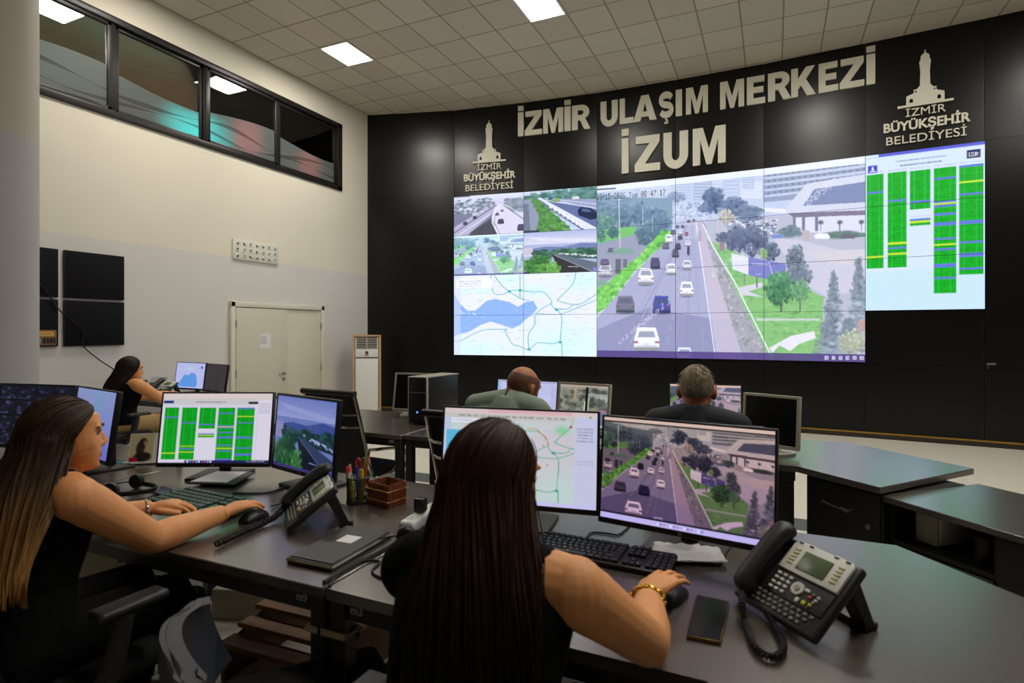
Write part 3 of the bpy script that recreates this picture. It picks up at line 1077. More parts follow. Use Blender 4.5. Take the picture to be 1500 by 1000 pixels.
def floor_mat():
    k = NT('speckled floor')
    b = k.bsdf(.6, 0, .35)
    tc = k.n('ShaderNodeNewGeometry')
    sp = k.n('ShaderNodeSeparateXYZ')
    k.l(tc.outputs['Position'], sp.inputs[0])
    q = k.math('FRACT', k.math('DIVIDE', k.math('SUBTRACT', sp.outputs[1], 2.11), 2.5))
    band = k.math('MULTIPLY', k.math('LESS_THAN', q, .115), k.math('LESS_THAN', sp.outputs[1], 6.))
    n1 = k.n('ShaderNodeTexNoise'); n1.inputs['Scale'].default_value = 240; n1.inputs['Detail'].default_value = 2
    n2 = k.n('ShaderNodeTexNoise'); n2.inputs['Scale'].default_value = 35
    for n in (n1, n2):
        k.l(tc.outputs['Position'], n.inputs['Vector'])
    s = k.n('ShaderNodeMapRange'); s.inputs[1].default_value = .35; s.inputs[2].default_value = .65
    k.l(n1.outputs[0], s.inputs[0])
    light = k.mix(s.outputs[0], rgba((172, 166, 152)), rgba((224, 218, 204)))
    dark = k.mix(s.outputs[0], rgba((52, 56, 56)), rgba((96, 100, 98)))
    k.l(k.mix(band, light, dark), b.inputs['Base Color'])
    return k.m


m_ceil, m_floor = ceiling_mat(), floor_mat()
m_black = mat('black wall board', (9, 9, 9), .28, 0, .12, 6, 0, .38)
m_plain = mat('grey wall', (120, 116, 110), .8, 0, .04, 2)
m_sign = mat('cream sign board', (240, 238, 220), .55, 0, .04, 30)
m_frame = mat('dark bronze aluminium', (38, 35, 33), .38, .35, .15, 40)
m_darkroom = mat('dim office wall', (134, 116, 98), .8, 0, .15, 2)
m_gceil = mat('warm office ceiling', (176, 150, 122), .8, 0, .08, 3)
m_skirt = mat('dark brown skirting', (44, 36, 28), .5, 0, .2, 20)
m_gold = mat('brass edge strip', (176, 136, 58), .4, .6, .2, 60)
m_door = mat('cream painted door', (203, 199, 178), .5, 0, .03, 3)
m_doorf = mat('pale door frame', (214, 212, 194), .5, 0, .03, 3)
m_steel = mat('brushed steel', (150, 148, 142), .3, .9, .1, 50)
m_chrome = mat('chrome', (205, 203, 196), .14, 1., .05, 50)
m_paper = mat('white paper', (226, 226, 226), .8, 0, .04, 30)
m_ink = mat('grey print', (96, 96, 100), .8, 0, .1, 30)
m_blackpl = mat('black plastic', (17, 17, 18), .42, 0, .2, 60)
m_darkpl = mat('charcoal plastic', (34, 34, 36), .5, 0, .2, 60)
m_whitepl = mat('white plastic', (222, 222, 218), .4, 0, .03, 30)
m_greypl = mat('grey plastic', (150, 148, 140), .45, 0, .05, 30)
m_beige = mat('warm grey steel cabinet', (176, 168, 140), .45, 0, .05, 10)


def poly_struct(name, verts, faces, m):
    mb = MB().add(verts, faces)
    return struct(mb.build(name, m, None, smooth=False))


poly_struct('floor', [(XW, YB, 0), (XR, YB, 0), (XR, 10, 0), (XW, 10, 0)], [(0, 1, 2, 3)], m_floor)
poly_struct('ceiling', [(XW, YB, HC), (XR, YB, HC), (XR, 10, HC), (XW, 10, HC)], [(3, 2, 1, 0)], m_ceil)
poly_struct('wall_right', [(XR, YB, 0), (XR, 9, 0), (XR, 9, HC), (XR, YB, HC)], [(0, 1, 2, 3)], m_plain)
poly_struct('wall_front', [(XW, YB, 0), (XR, YB, 0), (XR, YB, HC), (XW, YB, HC)], [(3, 2, 1, 0)], m_plain)
# left wall with the opening of the gallery window
WY0, WY1, WZ0, WZ1 = 2.7, 7.63, 3.77, 4.885
WT = .14
mb = MB()
for (y0, y1, z0, z1) in [(YB, WY0, 0, HC), (WY1, 10, 0, HC), (WY0, WY1, 0, WZ0), (WY0, WY1, WZ1, HC)]:
    mb.box((XW - WT / 2, (y0 + y1) / 2, (z0 + z1) / 2), (WT, y1 - y0, z1 - z0))
struct(mb.build('wall_left', m_wall, None, False))
mb = MB()
mb.tube([(-5.05, 2.04, 0), (-5.05, 2.04, HC)], .4, 48)
struct(mb.build('column', m_column, None))

# black curved wall of flat vertical boards with fine open joints
mb = MB()
for i in range(len(WPT) - 1):
    a, b, t, n = facet(i)
    L = (b - a).length
    M = Matrix.Translation(a) @ Matrix(((t.x, -n.x, 0, 0), (t.y, -n.y, 0, 0), (0, 0, 1, 0), (0, 0, 0, 1)))
    cuts = [0.06, .985, 3.77, HC] if 0 < i < 7 else [0.06, 2.3, 3.78, HC]
    for z0, z1 in zip(cuts[:-1], cuts[1:]):
        mb.box((L / 2, .045, (z0 + z1) / 2), (L - .004, .05, z1 - z0 - .003), M)
struct(mb.build('wall_back', m_black, None, False))
mb, mg = MB(), MB()
for i in range(len(WPT) - 1):
    a, b, t, n = facet(i)
    L = (b - a).length
    M = Matrix.Translation(a) @ Matrix(((t.x, -n.x, 0, 0), (t.y, -n.y, 0, 0), (0, 0, 1, 0), (0, 0, 0, 1)))
    mb.box((L / 2, .0, .03), (L + .004, .05, .06), M)
    mb.box((L / 2, .0, .069), (L + .004, .056, .018), M, 1)
struct(mb.build('baseboard_back', [m_skirt, m_gold], None, False))
poly_struct('wall_far', [(XW - .2, 9.6, 0), (XR, 9.6, 0), (XR, 9.6, HC), (XW - .2, 9.6, HC)], [(0, 1, 2, 3)], m_plain)

# ------------------------------------------------------------------ gallery window with its dark room behind
m_glass = None
k = NT('window glass')
tr, gl = k.n('ShaderNodeBsdfTransparent'), k.n('ShaderNodeBsdfGlossy')
tr.inputs[0].default_value = (.80, .84, .84, 1)
gl.inputs['Roughness'].default_value = .015
fr = k.n('ShaderNodeFresnel'); fr.inputs[0].default_value = 1.5
ms = k.n('ShaderNodeMixShader')
k.l(k.math('MULTIPLY', fr.outputs[0], 1.8), ms.inputs[0]); k.l(tr.outputs[0], ms.inputs[1]); k.l(gl.outputs[0], ms.inputs[2])
k.l(ms.outputs[0], k.out.inputs[0])
m_glass = k.m
k = NT('frosted film')
df, tl, tr = k.n('ShaderNodeBsdfDiffuse'), k.n('ShaderNodeBsdfTranslucent'), k.n('ShaderNodeBsdfTransparent')
tc = k.n('ShaderNodeTexCoord')
wv = k.n('ShaderNodeTexWave'); wv.inputs['Scale'].default_value = .5; wv.inputs['Distortion'].default_value = 3.; wv.inputs['Detail Scale'].default_value = .6
mp = k.n('ShaderNodeMapping'); mp.inputs['Scale'].default_value = (1, .5, 3.2); mp.inputs['Rotation'].default_value = (.5, 0, 0)
k.l(tc.outputs['Object'], mp.inputs[0]); k.l(mp.outputs[0], wv.inputs['Vector'])
cl = k.mix(wv.outputs[0], (.13, .16, .155, 1), (.30, .34, .33, 1))
k.l(cl, df.inputs[0]); k.l(cl, tl.inputs[0])
m1, m2 = k.n('ShaderNodeMixShader'), k.n('ShaderNodeMixShader')
m1.inputs[0].default_value = .6
k.l(df.outputs[0], m1.inputs[1]); k.l(tl.outputs[0], m1.inputs[2])
m2.inputs[0].default_value = .16
k.l(m1.outputs[0], m2.inputs[1]); k.l(tr.outputs[0], m2.inputs[2])
k.l(m2.outputs[0], k.out.inputs[0])
m_film = k.m

k = NT('grey film stripe')
df, tl, tr = k.n('ShaderNodeBsdfDiffuse'), k.n('ShaderNodeBsdfTranslucent'), k.n('ShaderNodeBsdfTransparent')
df.inputs[0].default_value = (.09, .085, .08, 1)
m1 = k.n('ShaderNodeMixShader'); m1.inputs[0].default_value = .45
k.l(df.outputs[0], m1.inputs[1]); k.l(tr.outputs[0], m1.inputs[2])
k.l(m1.outputs[0], k.out.inputs[0])
m_stripe = k.m
wz = (WZ0 + WZ1) / 2
win = MB()
x0 = XW - .03
for (y0, y1, z0, z1) in [(WY0, WY1, WZ0, WZ0 + .075), (WY0, WY1, WZ1 - .075, WZ1), (WY0, WY0 + .07, WZ0, WZ1), (WY1 - .1, WY1, WZ0, WZ1)]:
    win.box((x0, (y0 + y1) / 2, (z0 + z1) / 2), (.11, y1 - y0, z1 - z0), None, 0, .006)
w1 = struct(win.build('window_1', m_frame))
BAYS = [(2.77, 3.93), (4.0, 5.06), (5.12, 6.25), (6.31, 7.53)]
for i, (ya, yb) in enumerate(BAYS):
    dx = -.02 if i % 2 else .012
    f = MB()
    for (y0, y1, z0, z1) in [(ya - .01, yb + .01, WZ0 + .06, WZ0 + .115), (ya - .01, yb + .01, WZ1 - .115, WZ1 - .06), (ya - .035, ya + .035, WZ0 + .06, WZ1 - .06), (yb - .035, yb + .035, WZ0 + .06, WZ1 - .06)]:
        f.box((x0 + dx, (y0 + y1) / 2, (z0 + z1) / 2), (.045, y1 - y0, z1 - z0), None, 0, .004)
    f.build('sash', m_frame, w1)
    g = MB().box((x0 + dx, (ya + yb) / 2, wz), (.006, yb - ya - .06, WZ1 - WZ0 - .22))
    g.build('glass_pane', m_glass, w1, False)
    # wavy frosted film on the lower part of the pane
    top, n = [], 14
    for j in range(n + 1):
        y = ya + .03 + (yb - ya - .06) * j / n
        top.append((y, WZ0 + .50 + .07 * math.sin((y - 2.9) * 2.1 + .6 * i)))
    V = [(x0 + dx - .006, y, WZ0 + .115) for y, _ in top] + [(x0 + dx - .006, y, z) for y, z in top]
    F = [(j, j + 1, n + 2 + j, n + 1 + j) for j in range(n)]
    MB().add([(p[0] + .012, p[1], p[2]) for p in V], F).build('frosted_film', m_film, w1, False)
    for (z_, a_, ph_, th_) in ((.30, .05, .4, .055), (.20, .045, 2.2, .04)):
        q_ = [(y, WZ0 + z_ + a_ * math.sin((y - 2.9) * 3.1 + ph_), th_ * (.55 + .45 * math.sin((y - 2.9) * 5.2 + ph_))) for y, _ in top]
        MB().add([(x0 + dx + .008, y, z) for y, z, h_ in q_] + [(x0 + dx + .008, y, z + h_) for y, z, h_ in q_], F).build('film_stripe', m_stripe, w1, False)
for y in (3.965, 5.09, 6.28):
    MB().box((x0 - .005, y, wz), (.06, .05, WZ1 - WZ0 - .14), None, 0, .004).build('mullion', m_frame, w1)
# the room behind
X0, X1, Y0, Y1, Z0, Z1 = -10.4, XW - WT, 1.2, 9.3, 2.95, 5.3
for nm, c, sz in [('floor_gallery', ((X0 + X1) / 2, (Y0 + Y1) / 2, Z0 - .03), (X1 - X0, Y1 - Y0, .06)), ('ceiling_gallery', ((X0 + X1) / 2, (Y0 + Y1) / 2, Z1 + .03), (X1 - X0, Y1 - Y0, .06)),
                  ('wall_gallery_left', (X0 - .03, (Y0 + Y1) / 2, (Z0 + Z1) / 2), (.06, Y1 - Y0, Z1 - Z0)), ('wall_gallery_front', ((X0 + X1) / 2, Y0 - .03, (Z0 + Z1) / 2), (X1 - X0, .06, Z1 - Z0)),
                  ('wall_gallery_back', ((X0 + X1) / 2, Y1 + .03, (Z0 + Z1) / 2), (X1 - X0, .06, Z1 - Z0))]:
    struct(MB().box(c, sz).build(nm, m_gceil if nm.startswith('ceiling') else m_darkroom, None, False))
for (y, z, L, c, s, nm) in [(5.0, 3.95, .7, (.0, .78, .8), 110, 'cyan light bar glowing behind the second window pane'), (5.75, 4.12, .16, (1., .16, .2), 110, 'small red lamp glowing behind the third window pane'), (6.95, 4.05, .16, (1., .16, .14), 80, 'small red lamp glowing behind the right-hand window pane')]:
    t = thing('light_bar' if L > .3 else 'signal_lamp', nm, 'lamp', (XW - .36, y, z))
    MB().box((0, 0, 0), (.05, L, .05), None, 0, .01).build('tube', emit_mat(nm, c, s), t)
    MB().box((-.05, 0, 0), (.03, L + .06, .07), None, 0, .006).build('housing', m_darkpl, t)
    MB().cyl((-.05, 0, -.03), (-.05, 0, 2.95 - z), .012).build('stand', m_darkpl, t)

# ------------------------------------------------------------------ ceiling lights
m_lamp = emit_mat('light diffuser', LAMP_COL, LAMP_POWER)
m_lampf = mat('white light frame', (235, 235, 230), .5, 0, .02, 20)
LX = [GX + (c + .5) * TX for c in (-2, 4, 10, 16)]
LY = [GY + (r + .5) * TY for r in (1, -3, -7, -11)]


def ceil_light(x, y, label, group=None, z=HC, m=None):
    t = thing('ceiling_light', label, 'ceiling light', (x, y, z), 0, group)
    MB().box((0, 0, -.008), (TX - .05, TY - .05, .006)).build('diffuser', m or m_lamp, t, False)
    f = MB()
    for s in (-1, 1):
        f.box((s * (TX / 2 - .014), 0, -.007), (.024, TY - .005, .014))
        f.box((0, s * (TY / 2 - .014), -.007), (TX - .05, .024, .014))
    f.build('frame', m_lampf, t, False)
    return t


for j, y in enumerate(LY):
    for i, x in enumerate(LX):
        if i == 0 and j == 0:
            ceil_light(x, y, 'lit square ceiling panel nearer the cream wall and window')
        elif i == 1 and j == 0:
            ceil_light(x, y, 'lit square ceiling panel cut by the top edge, above the wall lettering')
        elif (i, j) not in ((1, 1), (0, 2), (0, 3), (1, 2), (1, 3), (2, 3), (3, 3), (3, 2)):
            ceil_light(x, y, 'lit square ceiling panel out of view overhead', 'ceiling panels out of view')
m_fill_lamp = emit_mat('added warm fill diffuser', (1.0, .72, .45), 170)
ceil_light(-8.35, 3.1, 'lit ceiling panel seen through the gallery window glass', None, 5.29)
ceil_light(-7.25, 8.75, 'added warm fill panel brightening the gallery room, out of view', None, 5.29, m_fill_lamp)  # extra lamp added out of sight to brighten the room behind the glass

# ------------------------------------------------------------------ things on the left wall
m_tv = mat('dark fabric wall board', (19, 18, 22), .75, 0, .12, 90, 0, .15)
m_tvs = mat('dark board edge', (20, 20, 22), .5, 0, .1, 40)
for (y0, y1, z0, z1, lab) in [(3.462, 4.056, 1.765, 2.254, 'upper right black wall panel, of the four beside the column'), (3.462, 4.056, 1.27, 1.744, 'lower right black wall panel with a cable hanging below it'),
                              (2.80, 3.406, 1.765, 2.254, 'upper left black wall panel half hidden by the round column'), (2.80, 3.406, 1.27, 1.744, 'lower left black wall panel with a golden painted reflection in its corner')]:
    t = thing('wall_panel', lab, 'wall panel', (XW, (y0 + y1) / 2, (z0 + z1) / 2), 0, 'black wall panels')
    MB().box((.018, 0, 0), (.03, y1 - y0, z1 - z0), None, 0, .004).build('board', m_tvs, t)
    MB().box((.035, 0, 0), (.006, y1 - y0 - .012, z1 - z0 - .012), None, 0, .002).build('face', m_tv, t)
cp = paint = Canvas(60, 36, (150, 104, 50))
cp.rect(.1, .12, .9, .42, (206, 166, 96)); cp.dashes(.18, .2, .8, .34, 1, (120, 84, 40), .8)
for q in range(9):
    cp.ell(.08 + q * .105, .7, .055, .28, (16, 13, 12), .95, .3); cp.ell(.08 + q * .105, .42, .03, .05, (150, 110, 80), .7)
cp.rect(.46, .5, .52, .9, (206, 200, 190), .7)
t = thing('painted_reflection', 'small golden reflection painted as a row of dark figures on the black panel', 'picture', (XW + .0395, 3.25, 1.36))  # lit reflection on the dark panel, painted as a flat picture


def print_refl_mat(name):
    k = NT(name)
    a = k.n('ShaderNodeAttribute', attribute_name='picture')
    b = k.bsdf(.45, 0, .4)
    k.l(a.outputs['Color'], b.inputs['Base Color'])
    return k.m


m_print_refl = print_refl_mat('print and painted reflection')
picture('print', sample(cp, 40, 24), .27, .15, m_print_refl, t, Matrix.Rotation(PI / 2, 4, 'Z'))  # sheet that carries the painted reflection
cab = [Vector((XW + .045, 3.14, 2.02)), Vector((XW + .05, 3.3, 1.80)), Vector((XW + .05, 3.42, 1.62)), Vector((XW + .05, 3.62, 1.43)), Vector((XW + .05, 3.62, 1.28)), Vector((XW + .05, 3.78, 1.12)), Vector((XW + .06, 3.95, .98)), Vector((XW + .06, 4.05, .8)), Vector((XW + .06, 4.05, .02))]
tag(MB().tube(cab, .006, 6, smooth=6).build('hanging_cable', m_blackpl), 'thin black cable hanging down the white wall below the black panels', 'cable')

# double door
dY0, dY1, dYm, dZ = 5.43, 7.18, 6.40, 1.82
d1 = MB()
for (y0, y1, z0, z1) in [(dY0, dY0 + .07, 0, dZ), (dY1 - .07, dY1, 0, dZ), (dY0, dY1, dZ - .07, dZ)]:
    d1.box((XW + .02, (y0 + y1) / 2, (z0 + z1) / 2), (.06, y1 - y0, z1 - z0), None, 0, .006)
d1 = struct(d1.build('door_1', m_doorf))
MB().box((XW + .026, (dY0 + .075 + dYm) / 2, (dZ - .08) / 2 + .005), (.04, dYm - dY0 - .08, dZ - .09), None, 0, .003).build('door_leaf', m_door, d1)
MB().box((XW + .012, (dYm + dY1 - .07) / 2, (dZ - .08) / 2 + .005), (.035, dY1 - .08 - dYm, dZ - .09), None, 0, .003).build('door_leaf', m_door, d1)
h = MB().cyl((XW + .046, 6.33, .80), (XW + .09, 6.33, .80), .011)
h.tube([(XW + .09, 6.34, .80), (XW + .095, 6.30, .80), (XW + .095, 6.20, .795)], .010, 8)
h.cyl((XW + .044, 6.33, .80), (XW + .052, 6.33, .80), .026)
h.build('door_handle', m_steel, d1)
MB().cyl((XW + .044, 6.33, .715), (XW + .056, 6.33, .715), .022).build('door_lock', m_steel, d1)
for (y, z) in [(dY0 + .075, 1.52), (dY0 + .075, .85), (dY1 - .075, 1.5), (dY1 - .075, .85)]:
    MB().cyl((XW + .05, y, z - .05), (XW + .05, y, z + .05), .009).build('door_hinge', m_steel, d1)
t = thing('paper_notice', 'white paper notice taped to the left door leaf', 'notice', (XW + .048, 5.99, 1.28))
MB().box((0, 0, 0), (.002, .20, .21)).build('sheet', m_paper, t, False)
g = MB()
for r_ in range(5):
    g.box((.0016, -.03, .055 - r_ * .022), (.0008, .09 + .03 * (r_ % 2), .006))
g.build('printed_lines', m_ink, t, False)

# perforated air diffuser
t = thing('air_diffuser', 'pale rectangular vent panel with three rows of round nozzles above the door', 'air vent', (XW, 5.87, 2.53))
MB().box((.012, 0, 0), (.024, .78, .275), None, 0, .004).build('plate', m_doorf, t)
m_nz = mat('vent nozzle hollow', (60, 58, 54), .6)
for r_ in range(3):
    for c_ in range(7):
        y, z = -.32 + c_ * .107, .085 - r_ * .085
        a0 = rng.uniform(0, 6)
        nb = MB()
        nb.cyl((.024, y, z), (.029, y, z), .031, .027, 18, 1)
        nb.cyl((.0285, y, z), (.0305, y, z), .020, .020, 16, 0)
        nb.ell((.03, y + .008 * math.cos(a0), z + .008 * math.sin(a0)), (.012, .014, .012), None, 1, 10, 6)
        nb.build('nozzle', [m_nz, m_whitepl], t)

# floor-standing air conditioner in a timber surround
m_wood = mat('light timber surround', (186, 150, 108), .5, 0, .2, 8, 0, .4, (1, 1, 8))
t = thing('air_conditioner', 'tall white floor-standing air conditioner in a light wood surround', 'air conditioner', at_y(538, 611, 7.62).xy.to_3d(), R_(36))
MB().box((0, 0, .665), (.37, .30, 1.32), None, 0, .012).build('cabinet', m_whitepl, t)
MB().box((0, -.153, .50), (.35, .012, .96), None, 0, .005).build('front_panel', m_whitepl, t)
MB().box((0, -.153, 1.06), (.35, .012, .12), None, 0, .005).build('front_panel', m_whitepl, t)
MB().box((0, -.1585, .992), (.352, .003, .014)).build('panel_gap', m_nz, t, False)
MB().box((0, -.151, 1.235), (.335, .006, .175)).build('grille_hollow', m_nz, t, False)
sl = MB()
for q in range(6):
    sl.box((0, -.163, 1.165 + q * .028), (.335, .016, .007))
sl.box((0, -.168, 1.235), (.010, .012, .17)); sl.box((-.165, -.168, 1.235), (.010, .012, .17)); sl.box((.165, -.168, 1.235), (.010, .012, .17))
sl.build('louvre', m_whitepl, t)
MB().box((0, -.162, 1.06), (.055, .008, .085), None, 0, .003).build('control_panel', m_greypl, t)
MB().box((0, -.167, 1.075), (.035, .003, .03)).build('display', m_blackpl, t, False)
w = MB()
w.box((-.205, 0, .68), (.03, .34, 1.36), None, 0, .004); w.box((.205, 0, .68), (.03, .34, 1.36), None, 0, .004); w.box((0, 0, 1.345), (.44, .34, .03), None, 0, .004)
w.build('surround', m_wood, t)

# small latch on the black wall, right
p = wall_pt(1452)
a, b, tt, n = facet(7)
t = thing('wall_latch', 'small metal latch on the black wall at far right', 'latch', (p.x, p.y, 1.02), math.atan2(tt.y, tt.x))
MB().box((0, .005, 0), (.09, .03, .022), None, 0, .004).build('bar', m_steel, t)
MB().box((-.03, .012, -.03), (.03, .02, .06), None, 0, .003).build('plate', m_darkpl, t)

# ------------------------------------------------------------------ video wall: six columns of flat displays
m_vw = screen_mat('video wall picture', 1.16)
cv_main, cv_map = paint_highway(), paint_map()
cv_tab = paint_table_wall(420, 520)
cv_small = cv_main.copy().grade((.92, .98, .98), (14, 20, 20), .9)
VT, RH = 3.765, .690
CAMS = {(0, 0): (paint_junction(), 'a flyover junction'), (1, 0): (paint_avenue(), 'a dark car on an avenue'), (0, 1): (cv_small, 'a small copy of the motorway'), (1, 1): (paint_ridge(), 'trees and a road under grey sky')}
ROWN = ['top', 'second', 'third', 'bottom']
COLN = ['first', 'second', 'third', 'fourth', 'fifth', 'sixth']
for c_ in range(6):
    a, b, tt, n = facet(c_ + 1)
    L = (b - a).length
    rz = math.atan2(tt.y, tt.x)
    mid = (a + b) / 2
    for r_ in range(4 if c_ < 5 else 3):
        if c_ < 2 and r_ < 2:
            cv, what = CAMS[(c_, r_)]
            uv = (0, 1, 0, 1)
            what = 'showing ' + what
        elif c_ < 2:
            cv, uv = cv_map, (c_ / 2, (c_ + 1) / 2, (r_ - 2) / 2, (r_ - 1) / 2)
            what = 'showing the %s of the road map' % (['upper left', 'upper right', 'lower left', 'lower right'][(r_ - 2) * 2 + c_])
        elif c_ < 5:
            cv, uv = cv_main, ((c_ - 2) / 3, (c_ - 1) / 3, r_ / 4, (r_ + 1) / 4)
            what = 'carrying the big motorway picture'
        else:
            cv, uv = cv_tab, (0, 1, r_ / 3, (r_ + 1) / 3)
            what = 'showing the %s part of the green table' % ['upper', 'middle', 'lower'][r_]
        lab = 'wall display %s, %s row, %s column' % (what, ROWN[r_], COLN[c_])
        t = thing('video_wall_display', lab, 'display', (mid.x, mid.y, VT - (r_ + .5) * RH), rz, 'video wall displays')
        nx, ny = (150, 84) if cv in (cv_main, cv_tab) else (124, 76)
        picture('screen', sample(cv, nx, ny, *uv), L - .006, RH - .005, m_vw, t, Matrix.Translation((0, -.004, 0)))
        MB().box((0, .008, 0), (L - .001, .02, RH - .001)).build('bezel', m_blackpl, t, False)

# ------------------------------------------------------------------ lettering
def arc(cx, cy, rx, ry, a0, a1, n=14):
    return [(cx + rx * math.cos(R_(a0 + (a1 - a0) * i / n)), cy + ry * math.sin(R_(a0 + (a1 - a0) * i / n))) for i in range(n + 1)]


def stroke(path, th):
    Lf, Rt = [], []
    for i, p in enumerate(path):
        a, b = Vector(path[max(0, i - 1)]), Vector(path[min(len(path) - 1, i + 1)])
        d = (b - a).normalized()
        Lf.append((p[0] - d.y * th / 2, p[1] + d.x * th / 2)); Rt.append((p[0] + d.y * th / 2, p[1] - d.x * th / 2))
    return Lf + Rt[::-1]


GL = {
    'I': [[(0, 0), (1, 0), (1, 1), (0, 1)]],
    'Z': [[(0, 0), (0, .2), (.6, .79), (.04, .79), (.04, 1), (.98, 1), (.98, .8), (.40, .21), (1, .21), (1, 0)]],
    'M': [[(0, 0), (0, 1), (.31, 1), (.5, .42), (.69, 1), (1, 1), (1, 0), (.77, 0), (.77, .66), (.58, 0), (.42, 0), (.23, .66), (.23, 0)]],
    'E': [[(0, 0), (0, 1), (.96, 1), (.96, .79), (.36, .79), (.36, .61), (.9, .61), (.9, .40), (.36, .40), (.36, .21), (1, .21), (1, 0)]],
    'L': [[(0, 0), (0, 1), (.38, 1), (.38, .22), (1, .22), (1, 0)]],
    'K': [[(0, 0), (0, 1), (.28, 1), (.28, .62), (.60, 1), (.96, 1), (.60, .58), (1, 0), (.64, 0), (.40, .38), (.28, .26), (.28, 0)]],
    'A': [[(0, 0), (.34, 1), (.66, 1), (1, 0), (.71, 0), (.65, .17), (.35, .17), (.29, 0)], [(.41, .36), (.59, .36), (.5, .70)]],
    'U': [[(0, 1)] + arc(.5, .37, .5, .39, 180, 360) + [(1, 1), (.66, 1)] + arc(.5, .37, .16, .16, 360, 180) + [(.34, 1)]],
    'R': [[(0, 0), (0, 1), (.5, 1)] + arc(.52, .71, .41, .29, 85, -62) + [(1, 0), (.66, 0), (.44, .38), (.31, .38), (.31, 0)], [(.31, .59)] + [(.5, .59)] + arc(.5, .69, .12, .10, -80, 80) + [(.31, .80)]],
    'S': [stroke(arc(.5, .695, .36, .19, 18, 270, 20)[:-1] + arc(.5, .305, .36, .19, 90, -160, 20), .25)],
}
CED = stroke([(.47, .0), (.47, -.08), (.60, -.10), (.62, -.17), (.5, -.20), (.38, -.19)], .07)
TITLE = [('I', 759, 767, 1), ('Z', 769, 794, 0), ('M', 796, 825, 0), ('I', 827, 836, 1), ('R', 838, 865, 0), ('U', 880, 905, 0), ('L', 908, 928, 0), ('A', 928, 962, 0), ('S', 965, 987, 2), ('I', 990, 999, 0), ('M', 1005, 1037, 0),
         ('M', 1055, 1090, 0), ('E', 1094, 1121, 0), ('R', 1125, 1159, 0), ('K', 1159, 1195, 0), ('E', 1199, 1228, 0), ('Z', 1230, 1266, 0), ('I', 1269, 1282, 1)]
WORDS = [(0, 5, 'first word, beside the left emblem'), (5, 11, 'long middle word'), (11, 18, 'last word, beside the right emblem')]
BIG = [('I', 911, 921, 1), ('Z', 930, 967, 0), ('U', 972, 1008, 0), ('M', 1015, 1063, 0)]
NAMES = {'I': 'I', 'S': 'S'}


def letters(seq, base, cap, parent):
    for (ch, pa, pb, fl) in seq:
        a, b = wall_pt(pa), wall_pt(pb)
        d = b - a
        w_ = d.length
        rz = math.atan2(d.y, d.x)
        loops = [[(x * w_, y * cap) for x, y in lp] for lp in GL[ch]]
        if fl == 1:
            loops.append([(0, cap * 1.07), (w_, cap * 1.07), (w_, cap * 1.27), (0, cap * 1.27)])
        if fl == 2:
            loops.append([(x * w_, y * cap) for x, y in CED])
        M = wm(parent).inverted() @ Matrix.Translation((a.x, a.y, base)) @ Matrix.Rotation(rz, 4, 'Z') @ Matrix.Translation((0, .002, 0)) @ Matrix.Rotation(PI / 2, 4, 'X')
        curve_mesh('letter', loops, .034, m_sign, parent, M)


for (i0, i1, nm) in WORDS:
    p = wall_pt((TITLE[i0][1] + TITLE[i1 - 1][2]) / 2)
    t = thing('sign_word', 'cream raised lettering on the black wall, upper line, ' + nm, 'sign', (p.x, p.y, 4.71), 0, 'raised wall lettering')
    letters(TITLE[i0:i1], 4.71, .40, t)
p = wall_pt(987)
t = thing('sign_word', 'larger cream raised word of four letters centred below the long line', 'sign', (p.x, p.y, 3.92), 0)
letters(BIG, 3.92, .555, t)

# emblem: clock tower over three lines of writing
TOWER = [(-.30, 0), (-.30, .04), (-.205, .04), (-.205, .17), (-.20, .20), (-.13, .235), (-.12, .25), (-.12, .29), (-.125, .30), (-.09, .305), (-.075, .325), (-.07, .34), (-.055, .36), (-.05, .62), (-.055, .68), (-.06, .76), (-.062, .80), (-.05, .82), (-.045, .87), (-.048, .885), (-.035, .91), (-.012, .935), (-.006, .955), (-.004, 1.0)]
TOWER = TOWER + [(-x, y) for x, y in TOWER[::-1]]
HOLES = [[(s * .15 - .02, .07), (s * .15 + .02, .07), (s * .15 + .02, .13), (s * .15, .15), (s * .15 - .02, .13)] for s in (-1, 1)] + [[(s * .10 - .008, .245), (s * .10 + .008, .245), (s * .10 + .008, .285), (s * .10 - .008, .285)] for s in (-1, 1)]


def emblem(pxc, fi, zbase, lab, sc):
    p = wall_pt(pxc)
    a, b, tt, n = facet(fi)
    t = thing('wall_emblem', lab, 'emblem', (p.x, p.y, zbase), math.atan2(tt.y, tt.x), 'tower emblems')
    B = Matrix.Translation((0, -.003, 0)) @ Matrix.Rotation(PI / 2, 4, 'X')
    curve_mesh('tower', [[(x * sc, .47 * sc + y * .72 * sc) for x, y in lp] for lp in [TOWER] + HOLES], .022, m_sign, t, B)
    for (s, size, z, wd_, bold, dx) in [('\u0130ZM\u0130R', .145, .345, .43, .0, 0), ('B\u00dcY\u00dcK\u015eEH\u0130R', .165, .175, .93, .0048, .0), ('BELED\u0130YES\u0130', .155, .0, .86, .0, .0)]:
        text_obj('lettering', s, size * sc, m_sign, t, B @ Matrix.Translation((dx * sc, z * sc, 0)), .02, bold * sc, 'CENTER', wd_ * sc)


emblem(716.5, 1, 3.845, 'cream tower emblem with three lines of writing, left of the long lettering', 1.0)
emblem(1355, 6, 3.865, 'cream tower emblem with three lines of writing, above the green table display', .98)

